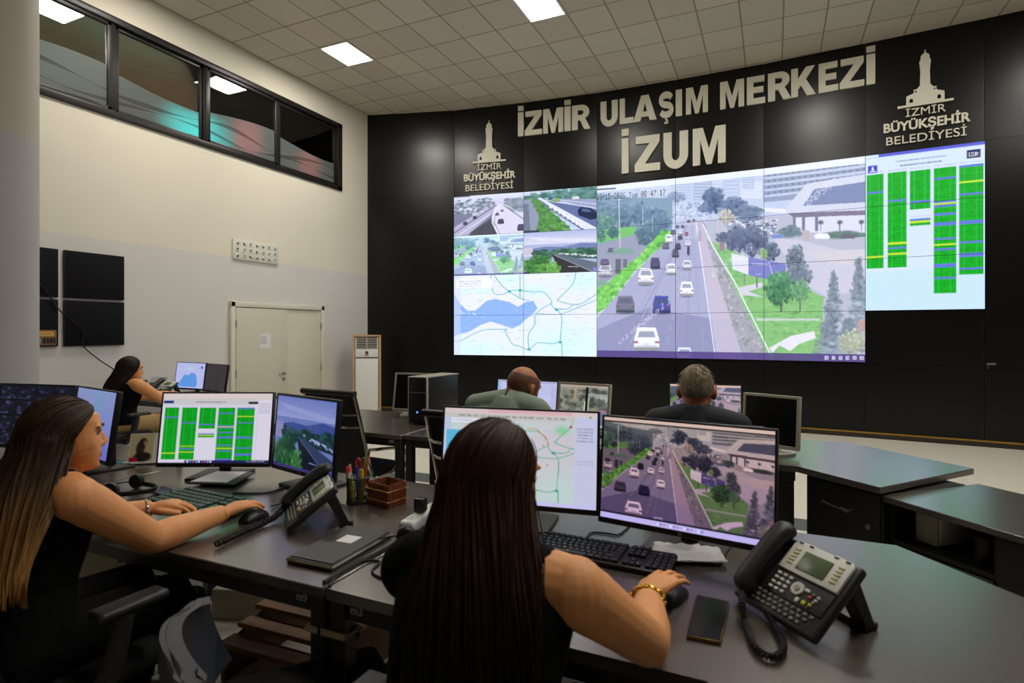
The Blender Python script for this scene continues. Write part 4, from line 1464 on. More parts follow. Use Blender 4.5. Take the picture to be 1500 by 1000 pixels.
# ------------------------------------------------------------------ desks
m_desk = mat('dark grey laminate', (78, 70, 63), .27, 0, .10, 14, 0, .8, (1, 8, 1), 1.)
m_desk.node_tree.nodes['Principled BSDF'].inputs['Coat Roughness'].default_value = .24
m_desk2 = mat('dark grey frame lacquer', (36, 35, 35), .45, 0, .12, 20)
m_cab = mat('black cabinet board', (22, 22, 23), .5, 0, .12, 20)
m_mark = mat('white marker writing', (205, 205, 200), .7, 0, .05, 30)
DH = .74


def centroid(p):
    return sum(q[0] for q in p) / len(p), sum(q[1] for q in p) / len(p)


def desk(label, poly, legs, beams, marks=(), group='long desks', modesty=None):
    cx, cy = centroid(poly)
    t = thing('office_desk', label, 'desk', (cx, cy, 0), 0, group)
    loc = [(x - cx, y - cy) for x, y in poly]
    MB().prism(loc, DH - .03, DH, None, 0, .003, 1).build('desktop', m_desk, t)
    for (x, y) in legs:
        MB().box((x - cx, y - cy, (DH - .03) / 2), (.05, .05, DH - .032), None, 0, .003, 1).build('leg', m_desk2, t)
    f = MB()
    for (xa, ya, xb, yb) in beams:
        d = Vector((xb - xa, yb - ya, 0))
        f.box((0, 0, 0), (d.length, .03, .05), TR(((xa + xb) / 2 - cx, (ya + yb) / 2 - cy, DH - .057), math.atan2(d.y, d.x)), 0, .002, 1)
    f.build('frame', m_desk2, t)
    if modesty:
        xa, ya, xb, yb = modesty
        d = Vector((xb - xa, yb - ya, 0))
        MB().box((0, 0, 0), (d.length, .016, .34), TR(((xa + xb) / 2 - cx, (ya + yb) / 2 - cy, DH - .25), math.atan2(d.y, d.x))).build('modesty_panel', m_desk2, t, False)
    for (s, x, y, z) in marks:
        text_obj('marking', s, .032, m_mark, t, Matrix.Translation((x - cx, y - cy, z)) @ Matrix.Rotation(PI / 2, 4, 'X'), .0008, .0008)
    return t


F1, B1 = 1.195, 2.205
desk('dark grey desk under the green table monitor and the green keyboard', [(-2.75, F1), (-1.098, F1), (-1.098, B1), (-2.75, B1)],
     [(-2.70, F1 + .035), (-1.13, F1 + .035), (-2.70, B1 - .035), (-1.13, B1 - .035)], [(-2.7, F1 + .035, -1.13, F1 + .035), (-1.13, F1 + .035, -1.13, B1 - .035), (-2.7, B1 - .035, -1.13, B1 - .035)],
     [('m9', -1.19, F1 + .016, DH - .058)])
desk('dark grey desk at the left edge behind the long-haired woman in profile', [(-4.45, F1), (-2.755, F1), (-2.755, B1), (-4.45, B1)],
     [(-4.4, F1 + .035), (-2.79, F1 + .035), (-4.4, B1 - .035), (-2.79, B1 - .035)], [(-4.4, F1 + .035, -2.79, F1 + .035), (-4.4, B1 - .035, -2.79, B1 - .035)])
deskB = [(-1.092, F1), (-.119, F1), (.433, .483), (1.22, 1.10), (.36, 2.2), (-1.092, 2.2)]
desk('dark grey angled desk under the grey desk telephone in the foreground', deskB,
     [(-1.06, F1 + .035), (-1.06, 2.165), (.34, 2.14), (1.12, 1.12), (.44, .56)], [(-1.06, F1 + .035, -.12, F1 + .035), (-1.06, F1 + .035, -1.06, 2.165), (-1.06, 2.165, .34, 2.165), (-.12, F1 + .035, .42, .54)],
     [('m3', -1.0, F1 + .016, DH - .058)])
desk('dark grey desk under the black tower computer', [(-4.0, 3.15), (-2.236, 3.15), (-2.236, 4.06), (-4.0, 4.06)],
     [(-3.96, 3.185), (-2.268, 3.185), (-3.96, 4.02), (-2.268, 4.02)], [(-3.96, 3.185, -2.268, 3.185), (-2.268, 3.185, -2.268, 4.02), (-3.96, 4.02, -2.268, 4.02)], [('m1', -2.32, 3.166, DH - .056)])
desk('dark grey desk in front of the bald man', [(-2.23, 3.17), (-.955, 3.24), (-.955, 4.08), (-2.23, 4.06)],
     [(-2.198, 3.205), (-.99, 3.275), (-2.198, 4.02), (-.99, 4.04)], [(-2.198, 3.205, -.99, 3.27), (-2.198, 3.205, -2.198, 4.02)], (), 'long desks', (-2.17, 3.40, -1.0, 3.46))
deskF = [(-.95, 3.25), (.11, 3.27), (.424, 2.974), (.912, 3.581), (.426, 4.095), (-.95, 4.085)]
desk('dark desk whose angled end catches blue light, before the grey-haired man', deskF,
     [(-.91, 3.29), (-.91, 4.04), (.40, 4.0)], [(-.91, 3.29, .1, 3.305), (-.91, 4.045, .4, 4.05), (-.91, 3.29, -.91, 4.045)], (), 'long desks', (-.88, 3.5, .1, 3.5))
desk('dark desk by the left wall in front of the far woman', [(-6.45, 3.78), (-4.75, 3.78), (-4.75, 4.66), (-6.45, 4.66)],
     [(-6.4, 3.815), (-4.79, 3.815), (-6.4, 4.62), (-4.79, 4.62)], [(-6.4, 3.815, -4.79, 3.815)])

# pale cable tie round the pair of legs
tie = MB()
tie.tube([(-1.162, F1 + .004, .62), (-1.098, F1 + .004, .62), (-1.03, F1 + .004, .62), (-1.028, F1 + .064, .62), (-1.098, F1 + .066, .62), (-1.162, F1 + .066, .62), (-1.162, F1 + .004, .62)], .0085, 8)
tag(tie.build('cable_tie', mat('pale cable wrap', (190, 184, 140), .6)), 'pale band tied around the two dark desk legs', 'tie')

# pedestal under the angled desk end
u = Vector((.694, -.72, 0)); v = Vector((.72, .694, 0))
pc = Vector((.133, 3.276, 0)) * .5 + Vector((.424, 2.974, 0)) * .5 + v * .30
t = thing('drawer_pedestal', 'black drawer pedestal with a lock under the blue-lit desk end', 'cabinet', (pc.x, pc.y, 0), math.atan2(u.y, u.x))
MB().box((0, 0, .35), (.40, .54, .70), None, 0, .003, 1).build('carcass', m_cab, t)
dr = MB().box((0, -.279, .545), (.395, .018, .31), None, 0, .003, 1).build('drawer', m_cab, t)
MB().tube([(-.09, -.288, .60), (-.085, -.30, .597), (0, -.312, .592), (.055, -.305, .594), (.06, -.288, .597)], .006, 8, smooth=5).build('handle', m_darkpl, dr)
MB().box((.04, -.311, .5935), (.05, .008, .014), None, 0, .003).build('handle_plate', m_steel, dr)
MB().cyl((.145, -.288, .545), (.145, -.294, .545), .012).build('lock', m_steel, dr)
MB().box((0, -.279, .20), (.395, .018, .36), None, 0, .003, 1).build('drawer', m_cab, t)

# low open-fronted sideboard
u = Vector((.68, -.733, 0)).normalized(); v = Vector((-u.y, u.x, 0))
o = Vector((.448, 3.0, 0))
SBH = .70
t = thing('low_sideboard', 'low dark sideboard with an open bay at the right edge', 'cabinet', (o.x, o.y, 0), math.atan2(u.y, u.x))
MB().box((.92, .3, SBH - .014), (1.86, .62, .028), None, 0, .003, 1).build('top', m_desk, t)
b = MB()
for x in (.012, .425, 1.825):
    b.box((x, .31, (SBH - .03) / 2), (.02, .56, SBH - .032))
b.box((.92, .585, .335), (1.82, .015, .66)); b.box((.22, .3, .505), (.43, .55, .018)); b.box((.92, .31, .04), (1.82, .54, .018))
b.build('carcass', m_cab, t, False)
MB().box((.22, .022, .265), (.40, .018, .45), None, 0, .003, 1).build('door', m_cab, t)
MB().box((.78, .022, .345), (.69, .018, .64), None, 0, .003, 1).build('door', m_cab, t)
MB().box((1.475, .022, .345), (.69, .018, .64), None, 0, .003, 1).build('door', m_cab, t)
SB = Matrix.Translation(o) @ Rz(math.atan2(u.y, u.x))
t = thing('storage_box', 'pale beige plastic box inside the open sideboard bay', 'box', SB @ Vector((.115, .20, .515)), math.atan2(u.y, u.x))
MB().box((0, 0, .072), (.10, .22, .14), None, 0, .012).build('body', m_beige, t)
MB().box((.052, 0, .072), (.008, .20, .12), None, 0, .003).build('lid', m_whitepl, t)
t = thing('mug', 'dark metal mug standing in the open sideboard bay', 'mug', SB @ Vector((.33, .12, .515)))
MB().tube([(0, 0, 0), (0, 0, .004), (0, 0, .1), (0, 0, .104)], [.034, .037, .037, .036], 24).build('body', mat('dull steel mug', (62, 62, 62), .4, .5), t)
MB().tube([(.036, 0, .082), (.06, 0, .075), (.062, 0, .04), (.036, 0, .024)], .005, 8, smooth=5).build('handle', m_darkpl, t)

# ------------------------------------------------------------------ chairs
m_mesh = mat('black mesh fabric', (16, 16, 18), .7, 0, .3, 300, .4)
m_cush = mat('charcoal cushion fabric', (24, 25, 30), .8, 0, .2, 200, .3)
m_shell = mat('pale grey chair shell', (168, 166, 158), .4, 0, .05, 20)
m_navy = mat('blue-grey vinyl', (20, 25, 36), .5, 0, .15, 40)
m_orange = mat('orange tag', (226, 96, 32), .6)


def star_base(t, m, mc, rot=.3):
    for k in range(5):
        a = k * 2 * PI / 5 + rot
        M = Rz(a)
        MB().tube([(.02, 0, .105), (.15, 0, .095), (.29, 0, .07)], [.022, .018, .014], 8, 0, M, 1.).build('base_arm', m, t)
        c = MB()
        c.cyl((.29, -.022, .03), (.29, -.006, .03), .03, None, 14, 0, M); c.cyl((.29, .006, .03), (.29, .022, .03), .03, None, 14, 0, M)
        c.cyl((.29, 0, .04), (.29, 0, .072), .008, None, 8, 0, M); c.cyl((.29, -.024, .03), (.29, .024, .03), .008, None, 8, 0, M)
        c.build('caster', mc, t)
    MB().tube([(0, 0, .09), (0, 0, .22), (0, 0, .221), (0, 0, .40)], [.03, .03, .018, .018], 16).build('gas_lift', m, t)


def office_chair(label, loc, rz, back_m, back_top=.92, group='office chairs', shell=None, arms=True, rot=.3):
    t = thing('office_chair', label, 'chair', loc, rz, group)
    star_base(t, m_darkpl, m_blackpl, rot)
    MB().box((0, .0, .405), (.26, .26, .03), None, 0, .01).build('tilt_mechanism', m_darkpl, t)
    s = MB()
    s.box((0, .02, .46), (.48, .46, .075), None, 0, .032, 4)
    s.build('seat', m_cush, t)
    MB().box((.2385, .02, .452), (.004, .035, .03), None, 0, .001).build('tag', m_orange, t)

    def sheet(th, off, w0):
        rows, n = [], 13
        for i in range(9):
            q = i / 8
            z = .56 + (back_top - .56) * q
            hw = w0 * (.86 + .22 * math.sin(PI * min(1, q * .75 + .1))) * (1 - .16 * max(0, q - .8) * 5)
            ya = -.20 - .05 * q - .02 * math.sin(PI * q) + off
            ring = []
            for j in range(n):
                x = -1 + 2 * j / (n - 1)
                ring.append(Vector((x * hw, ya + .055 * x * x, z - (.03 * x * x if i == 8 else 0))))
            rows.append(ring + [p + Vector((0, -th, 0)) for p in ring[::-1]])
        return rows
    MB().loft(sheet(.03, 0, .215)).build('backrest', back_m, t)
    if shell:
        MB().loft(sheet(.012, -.031, .205)).build('back_shell', shell, t)
    MB().tube([(0, -.10, .40), (0, -.24, .42), (0, -.29, .52), (0, -.285, .66)], [.025, .022, .02, .015], 10, flat=1.6, smooth=6).build('back_support', m_darkpl, t)
    if arms:
        for sx in (-1, 1):
            MB().tube([(sx * .20, .0, .425), (sx * .275, .0, .43), (sx * .29, .05, .52), (sx * .29, .08, .655)], [.018, .018, .02, .02], 8, flat=1.6, smooth=5).build('arm_post', m_darkpl, t)
            MB().box((sx * .285, .10, .67), (.07, .19, .028), None, 0, .012, 3).build('armrest', m_darkpl, t)
    return t


def exec_chair(label, loc, rz, group='slim chrome framed chairs'):
    """slim chair: chrome side frames with black mesh slung between them"""
    t = thing('mesh_chair', label, 'chair', loc, rz, group)
    star_base(t, m_chrome, m_blackpl)
    prof = [(.245, .43), (.22, .455), (.12, .45), (-.12, .43), (-.195, .45), (-.235, .52), (-.27, .66), (-.33, .86), (-.37, .99), (-.385, 1.02)]
    P = smooth_path([(0, y, z) for y, z in prof], 5)
    for sx in (-1, 1):
        MB().tube([(sx * .225, p.y, p.z) for p in P], .0125, 8).build('side_frame', m_chrome, t)
        MB().tube([(sx * .235, -.262, .64), (sx * .27, -.22, .64), (sx * .275, -.05, .62), (sx * .275, .06, .59), (sx * .265, .06, .54), (sx * .235, -.02, .445)], .011, 8, smooth=5).build('armrest', m_chrome, t)
    rows = []
    for p in P:
        rows.append(p)
    V, F = [], []
    for i, p in enumerate(P):
        d = (P[min(i + 1, len(P) - 1)] - P[max(i - 1, 0)]).normalized()
        nrm = Vector((0, d.z, -d.y)) * .006
        sag = -.006
        for s in (0, 1):
            for x in (-.222, -.11, 0, .11, .222):
                V.append(Vector((x, p.y, p.z)) + nrm * (1 if s else -1))
    n = len(P)
    for i in range(n - 1):
        for j in range(4):
            a = i * 10 + j
            F.append((a, a + 1, a + 11, a + 10)); F.append((a + 5, a + 15, a + 16, a + 6))
    for j in range(4):
        F.append((j, j + 5, j + 6, j + 1)); e = (n - 1) * 10 + j; F.append((e, e + 1, e + 6, e + 5))
    for i in range(n - 1):
        a = i * 10; F.append((a, a + 10, a + 15, a + 5)); b_ = a + 4; F.append((b_, b_ + 5, b_ + 15, b_ + 10))
    MB().add(V, F).build('mesh_sling', m_mesh, t)
    MB().cyl((-.24, -.386, 1.022), (.24, -.386, 1.022), .019, None, 12).build('top_roll', m_blackpl, t)
    for (y, z) in ((-.345, .885), (-.31, .80)):
        MB().tube([(-.225, y - .005, z), (-.12, y - .045, z - .004), (.12, y - .045, z - .004), (.225, y - .005, z)], .0105, 8, smooth=5).build('cross_bar', m_chrome, t)
    MB().tube([(-.225, -.1, .425), (0, -.06, .405), (.225, -.1, .425)], .014, 8, smooth=5).build('seat_bar', m_chrome, t)
    MB().box((0, 0, .40), (.14, .2, .03), None, 0, .01).build('tilt_mechanism', m_blackpl, t)
    return t


exec_chair('slim black chair with chrome frame pushed under the desk with the tower computer', (-2.66, 3.35, 0), R_(-4))
exec_chair('slim black chair with chrome frame in front of the bald man, half behind a monitor', (-1.33, 2.80, 0), R_(-3))
exec_chair('slim black chair behind the grey-haired man, only its top roll showing', (-.29, 2.93, 0), R_(2))
office_chair('black office chair under the woman in profile at the green keyboard', (-1.92, .93, 0), R_(-2), m_cush, .80, 'office chairs', m_darkpl)
office_chair('black office chair under the woman seen from behind in the foreground', (-.50, .84, 0), R_(0), m_cush, .74, 'office chairs', m_darkpl)
office_chair('grey-shelled office chair under the far woman at the left wall', (-5.56, 3.31, 0), R_(-8), m_cush, .78, 'office chairs', m_shell)
office_chair('empty blue-grey office chair at the bottom edge between the two women', (-1.06, 1.07, 0), R_(-39), m_navy, .76, 'office chairs', m_navy, False, .995)

# ------------------------------------------------------------------ things under the front desks
m_slat = mat('brown stained wood', (140, 92, 50), .5, 0, .3, 10, .1, .4, (1, 10, 1))
m_slatd = mat('dark brown wood side', (84, 48, 28), .55, 0, .3, 10)
t = thing('wooden_footrest', 'brown slatted wooden footrest under the desk', 'footrest', (-1.80, 1.90, 0), R_(2))
for k in range(5):
    y, z = -.20 + k * .095, .145 + k * .036
    MB().box((0, y, z), (.56, .082, .02), TR((0, 0, 0)), 0, .003, 1).build('slat', m_slat, t)
for sx in (-1, 1):
    MB().prism([(-.24, 0), (.24, 0), (.24, .275), (-.24, .128)], -.011, .011, Matrix.Translation((sx * .255, 0, 0)) @ Matrix.Rotation(PI / 2, 4, 'Z') @ Matrix.Rotation(PI / 2, 4, 'X')).build('side_panel', m_slatd, t, False)
m_card = mat('grey cardboard', (166, 160, 142), .8, 0, .06, 10)
t = thing('carton', 'pale grey carton on the floor under the left desk', 'box', (-2.44, 2.13, 0), R_(20))
MB().box((0, 0, .075), (.28, .22, .15), None, 0, .004, 1).build('body', m_card, t)
t = thing('cable_tray', 'white tray of tangled black cables under the left desk', 'tray', (-2.17, 2.46, 0), R_(8))
tb = MB().box((0, 0, .06), (.36, .25, .12), None, 0, .006, 1)
tb.build('body', m_whitepl, t)
cb = MB()
for k in range(6):
    pts = [(rng.uniform(-.16, .16), rng.uniform(-.11, .11), .13 + .01 * k) for _ in range(5)]
    cb.tube(pts, .006, 6, smooth=6)
cb.build('cables', m_blackpl, t)
t = thing('tower_computer', 'black tower computer on the floor under the foreground desk', 'computer', (-1.0, 1.66, 0), 0)
MB().box((0, 0, .20), (.20, .44, .40), None, 0, .006).build('case', m_blackpl, t)
MB().box((0, -.224, .20), (.19, .012, .38), None, 0, .004).build('front_panel', m_darkpl, t)
MB().cyl((.04, -.229, .34), (.04, -.234, .34), .009).build('power_button', m_steel, t)
t = thing('drawer_pedestal', 'white drawer pedestal with keys in its lock under the left desk', 'cabinet', (-2.60, 1.58, 0), R_(33))
MB().box((0, 0, .305), (.36, .34, .61), None, 0, .006).build('carcass', m_beige, t)
for k in range(3):
    d = MB().box((0, -.176, .50 - k * .19), (.35, .016, .175), None, 0, .004).build('drawer', m_beige, t)
    MB().box((-.06, -.188, .55 - k * .19), (.14, .012, .014), None, 0, .003).build('handle', m_greypl, d)
MB().cyl((.12, -.184, .57), (.12, -.195, .57), .012).build('lock', m_steel, t)
kk = MB()
kk.tube([(.12, -.195, .57), (.12, -.207, .555), (.118, -.207, .53)], .0035, 6); kk.box((.115, -.207, .515), (.045, .006, .04), None, 0, .003); kk.box((.13, -.207, .475), (.012, .003, .05))
kk.build('keys', m_blackpl, t)
# loose cables on the floor
for k, (pts, lab) in enumerate([([(-1.45, 1.45, .008), (-1.42, 1.7, .008), (-1.35, 1.6, .008), (-1.25, 1.9, .008), (-1.3, 2.3, .008)], 'black cable lying on the floor beside the footrest'),
                                ([(-1.085, F1 - .018, .70), (-1.098, F1 - .02, .6), (-1.09, F1 - .02, .36), (-1.08, F1 - .02, .2), (-1.09, F1 - .03, .012), (-1.12, F1 + .10, .008)], 'thin black cable running down the pair of desk legs')]):
    tag(MB().tube(pts, .004, 6, smooth=7).build('power_cable', m_blackpl), lab, 'cable')

# ------------------------------------------------------------------ monitors
m_scr = screen_mat('desk monitor picture', .86)
m_scr_dim = screen_mat('dim monitor picture', .7)
m_silver = mat('silver grey plastic', (176, 172, 158), .4, .15, .05, 30)
m_off = mat('dark screen glass', (7, 7, 9), .2, 0, .1, 10)
m_bez = mat('thin black bezel', (14, 14, 15), .4, 0, .2, 40)


def monitor(label, pL, pR, ztop, h, cells=None, kind='slim', tilt=8., m=None, bm=None, group='desk monitors', base=(.24, .20), face=None, yoff=.07):
    pL, pR = Vector((pL[0], pL[1], 0)), Vector((pR[0], pR[1], 0))
    d = pR - pL
    w = d.length
    c = (pL + pR) / 2
    rz = math.atan2(d.y, d.x)
    t = thing('monitor', label, 'monitor', (c.x, c.y, DH), rz, group)
    bm = bm or m_bez
    a = R_(tilt)
    zc = ztop - DH - h / 2 * math.cos(a)
    M = Matrix.Translation((0, 0, zc)) @ Matrix.Rotation(-a, 4, 'X')
    bw, bb = (.007, .018) if kind == 'slim' else (.016, .02)
    MB().box((0, .013, 0), (w, .024, h), M, 0, .004).build('housing', bm, t)
    r = MB()
    r.box((0, .034, -.01), (w * .62, .024, h * .62), M, 0, .01)
    r.build('rear_cover', m_darkpl, t)
    sw, sh = w - 2 * bw, h - bw - bb
    zo = (bb - bw) / 2
    S = M @ Matrix.Translation((0, -.0005, zo))
    if cells is not None:
        picture('screen', cells, sw, sh, m or m_scr, t, S)
    else:
        MB().box((0, 0, 0), (sw, .002, sh), S).build('screen', m_off, t, False)
    fr = MB()
    for (cx, cz, sx, sz) in [(-w / 2 + bw / 2, 0, bw, h), (w / 2 - bw / 2, 0, bw, h), (0, h / 2 - bw / 2, w - 2 * bw, bw), (0, -h / 2 + bb / 2, w - 2 * bw, bb)]:
        fr.box((cx, -.001, cz), (sx, .006, sz), M, 0, .0015, 1)
    fr.build('bezel', bm, t)
    if kind == 'slim':
        MB().cyl((0, -.004, -h / 2 + .009), (0, -.0055, -h / 2 + .009), .006, None, 16, 0, M).build('badge', m_steel, t)
    MB().box((0, .05 + yoff - .03, (zc + .02) / 2), (.055, .018, zc), None, 0, .006).build('stand_neck', bm if kind != 'slim' else m_darkpl, t)
    MB().box((0, .04 + yoff - .04, zc), (.08, .05, .08), None, 0, .008).build('stand_hinge', m_darkpl, t)
    if kind == 'disc':
        MB().tube([(0, .02, .0), (0, .02, .012), (0, .02, .016)], [.125, .125, .112], 28).build('stand_base', bm, t)
    else:
        MB().box((0, yoff - .02, .006), (base[0], base[1], .012), None, 0, .004).build('stand_base', m_darkpl, t)
    return t


cv_desk = paint_table_desk(520, 330)
cv_mapd = paint_map_desk(560, 350)
cv_b = paint_highway(840, 560, False).desat(.62)
cv_b.grade((1.05, .92, .88), (-10, -14, -10), 1.75)
cv_b.fn = None
_g = np.linspace(0, 1, cv_b.h)[:, None, None]
cv_b.a = cv_b.a * (1 + (_g - .5) * np.array([-.16, -.22, .10]))
_m = Canvas(840, 560)
_m.a[:] = np.clip(cv_b.a, 0, 255)
cv_b = Canvas(560, 350)
_ys, _xs = (np.linspace(.05, .985, 318) * 559).astype(int), (np.linspace(.0, 1, 560) * 839).astype(int)
cv_b.a[16:334] = _m.a[np.ix_(_ys, _xs)]
cv_b.rect(0, 0, 1, .035, (226, 196, 184)); cv_b.rect(0, .035, 1, .05, (30, 30, 40))
cv_b.rect(0, .945, 1, 1, (200, 190, 250)); cv_b.rect(0, .93, 1, .947, (24, 20, 40))
for _k in range(14):
    cv_b.rect(.36 + _k * .02, .962, .371 + _k * .02, .984, [(240, 240, 255), (90, 110, 220), (220, 110, 130), (150, 190, 240)][_k % 4])
cv_r = paint_ridge(420, 260)
cv_r.grade((.86, .88, .98), (-12, -8, 6), 1.3)
cv_r.rect(0, .96, 1, 1, (66, 56, 130)); cv_r.rect(0, 0, 1, .02, (20, 20, 34))

monitor('wide monitor with the green table, on the left front desk', (-2.612, 1.767), (-2.132, 1.985), 1.14, .345, sample(cv_desk, 190, 120), tilt=9)
monitor('monitor with a dusky road view, right of the green table monitor', (-2.112, 1.983), (-1.655, 1.872), 1.14, .345, sample(cv_r, 170, 110), tilt=5, m=m_scr_dim)
monitor('monitor with the coloured road map, before the woman seen from behind', (-1.10, 1.80), (-.536, 1.885), 1.155, .345, sample(cv_mapd, 210, 130), tilt=7)
monitor('monitor with the sunset motorway view, beside the grey telephone', (-.529, 1.88), (.008, 1.803), 1.147, .352, sample(cv_b, 240, 150), tilt=6)
monitor('dark camera-grid monitor at the left edge', (-3.87, 1.70), (-3.345, 1.79), 1.142, .345, sample(paint_wallgrid(), 120, 76), m=m_scr_dim)
monitor('monitor with a blank bluish picture, behind the woman in profile', (-3.33, 1.79), (-2.835, 1.69), 1.14, .345, sample(paint_dusk(), 90, 60), m=m_scr_dim)
# second row
a_, b_ = at_y(727, 600, 3.72), at_y(816, 600, 3.68)
monitor('small bright monitor with an open window, in front of the bald man', a_.xy, b_.xy, 1.085, .30, sample(paint_window(), 100, 66))
a_, b_ = at_y(816.5, 600, 3.66), at_y(893, 600, 3.60)
monitor('small monitor with a street camera view, right of the bald man', a_.xy, b_.xy, 1.085, .30, sample(paint_street(), 110, 72), 'thick', bm=m_silver)
a_, b_ = at_y(980, 600, 3.70), at_y(1087, 600, 3.74)
_s = paint_highway(480, 320, False).desat(.75).grade((.95, .85, .85), (0, 0, 0), 1.3)
_s2 = Canvas(200, 130)
_s2.a[:] = np.clip(_s.a[np.ix_((np.linspace(.1, .95, 130) * 319).astype(int), (np.linspace(.2, 1, 200) * 479).astype(int))], 0, 255)
_s2.rect(0, 0, 1, .05, (230, 200, 190))
monitor('monitor with a motorway view, in front of the grey-haired man', a_.xy, b_.xy, 1.10, .31, sample(_s2, 110, 70))
a_, b_ = at_y(1088, 600, 3.64), at_y(1171, 600, 3.50)
monitor('switched-off silver-framed monitor right of the grey-haired man', a_.xy, b_.xy, 1.068, .295, None, 'disc', bm=m_silver, tilt=4)
a_, b_ = at_y(577, 600, 3.90), at_y(638, 600, 3.95)
monitor('switched-off silver-framed monitor left of the tower computer', a_.xy, b_.xy, 1.085, .31, None, 'disc', bm=m_silver, tilt=10)
a_, b_ = at_y(257, 570, 4.30), at_y(300, 570, 4.30)
monitor('small monitor with a pale blue map, in front of the far woman', a_.xy, b_.xy, 1.08, .30, sample(paint_blue_map(), 80, 54))
a_, b_ = at_y(300.5, 570, 4.30), at_y(331, 570, 4.22)
monitor('dim grey monitor beside the pale blue map by the door', a_.xy, b_.xy, 1.075, .30, sample(paint_dim(), 40, 30), m=m_scr_dim, group='desk monitors')

# tower computer on the desk
pA, pB = at(601, 621), at(625, 624)
t = thing('tower_computer', 'black tower computer with a silver edge standing on the desk', 'computer', ((pA.x + pB.x) / 2 - .01, (pA.y + pB.y) / 2 + .24, DH), R_(-3))
w_ = .115
MB().box((0, 0, .175), (w_ * 1.45, .40, .34), None, 0, .006).build('case', m_blackpl, t)
MB().box((0, -.215, .175), (w_ * 1.40, .014, .335), None, 0, .005).build('front_panel', m_blackpl, t)
f = MB()
for (x, z, sx, sz) in [(-.082, .175, .008, .35), (.082, .175, .012, .35), (0, .347, .165, .008)]:
    f.box((x, -.214, z), (sx, .022, sz), None, 0, .003, 1)
f.box((.0, 0.0, .348), (.17, .42, .006))
f.build('silver_trim', m_silver, t)
MB().box((0, -.2235, .235), (.15, .003, .004)).build('drive_line', m_greypl, t, False)
MB().cyl((.0, -.222, .09), (.0, -.225, .09), .008).build('power_light', emit_mat('blue power light', (.15, .3, 1.), 1.2), t)


# ------------------------------------------------------------------ keyboards and mice
m_keys = mat('black key caps', (26, 26, 28), .45, 0, .25, 80)
m_legend = mat('white key legends', (190, 190, 186), .6)
m_green = mat('green keyboard plate', (18, 104, 62), .5, 0, .15, 30)
m_gkey = mat('dark green key caps', (14, 44, 32), .45, 0, .25, 80)


def keyboard(label, c, rz, w=.44, d=.135, base=m_blackpl, keys=m_keys, legend=.35, blue=False):
    t = thing('keyboard', label, 'keyboard', (c[0], c[1], DH), rz, 'keyboards')
    MB().box((0, 0, .009), (w, d, .016), TR((0, 0, .002), 0, R_(2.5)), 0, .006).build('base', base, t)
    k, lg = MB(), MB()
    M = TR((0, 0, .002), 0, R_(2.5))
    px = w / 23.2
    for r_ in range(6):
        y = d / 2 - .018 - r_ * (d - .03) / 5.6 - (.004 if r_ else 0)
        x = -w / 2 + .012
        main = [1.25, 1.25, 1.25, 6, 1.25, 1.25, 1.25, 1.5] if r_ == 5 else [[1] * 13 + [2], [1] * 15, [1.5] + [1] * 12 + [1.5], [1.75] + [1] * 11 + [2.25], [2.25] + [1] * 10 + [2.75]][(r_ + 1) % 5 if r_ < 2 else r_]
        for blk, widths in enumerate((main, [1] * 3, [1] * 4)):
            for q, wk in enumerate(widths):
                skip = (blk == 1 and r_ == 3) or (blk == 1 and r_ == 4 and q != 1) or (blk == 2 and r_ == 0)
                if not skip:
                    cx = x + wk / 2 * px
                    k.box((cx, y, .0205), (wk * px - .003, (d - .03) / 5.6 - .003, .008), M, 0, .0015, 1)
                    if rng.random() < legend:
                        lg.box((cx - .003, y + .003, .0247), (.005, .003, .0006), M)
                x += wk * px
            x += .5 * px
    kk = k.build('keys', keys, t)
    if lg.v:
        lg.build('legends', m_legend, t, False)
    if blue:
        MB().box((-w / 2 + .07, d / 2 - .010, .018), (.09, .016, .006), M, 0, .002).build('blue_strip', mat('blue key strip', (30, 44, 190), .4), t)
    return t


def mouse(label, c, rz, m=m_blackpl):
    t = thing('mouse', label, 'mouse', (c[0], c[1], DH), rz, 'computer mice')
    rings = []
    for (y, hw, hh) in [(-.056, .012, .010), (-.05, .024, .022), (-.03, .031, .034), (0, .031, .037), (.03, .029, .031), (.05, .024, .020), (.057, .014, .010)]:
        rings.append([Vector((hw * math.cos(a), y, max(.001, hh * math.sin(a) ** .8 if math.sin(a) > 0 else .001))) for a in [PI * j / 11 for j in range(12)]])
    MB().loft(rings).build('shell', m, t)
    MB().cyl((-.004, .034, .031), (.004, .034, .031), .008).build('wheel', m_greypl, t)
    return t


pk = at(878, 815)
keyboard('black keyboard before the woman seen from behind', (pk.x, pk.y), R_(-2), .44, .15, blue=True)
pk = at(288, 740)
keyboard('green keyboard under the hands of the woman in profile', (pk.x + .03, pk.y + .0), R_(-3), .45, .19, m_green, m_gkey, .95)
MOB = (-.238, 1.516)
mouse('black mouse under the hand with the gold bracelet', MOB, R_(-16))
MOA = (-1.728, 1.525)
mouse('black mouse under the right hand of the woman in profile', MOA, R_(4))


# ------------------------------------------------------------------ desk telephones
m_lcd = mat('green grey display', (88, 104, 74), .3, 0, .06, 20)
m_plate = mat('pale silver faceplate', (224, 226, 220), .4, 0., .04, 40)
m_phone = mat('charcoal telephone plastic', (38, 38, 37), .45, 0, .15, 60)
m_key = mat('pale grey button', (206, 206, 200), .5, 0, .04, 40)
m_keyd = mat('dark grey button', (120, 118, 110), .5, 0, .15, 60)
m_ivory = mat('ivory keys', (206, 200, 150), .5)
m_red, m_ygreen = mat('red button', (200, 70, 50), .5), mat('yellow green button', (190, 196, 40), .5)
m_cord = mat('black coiled cord', (14, 14, 15), .65, 0, .2, 60)


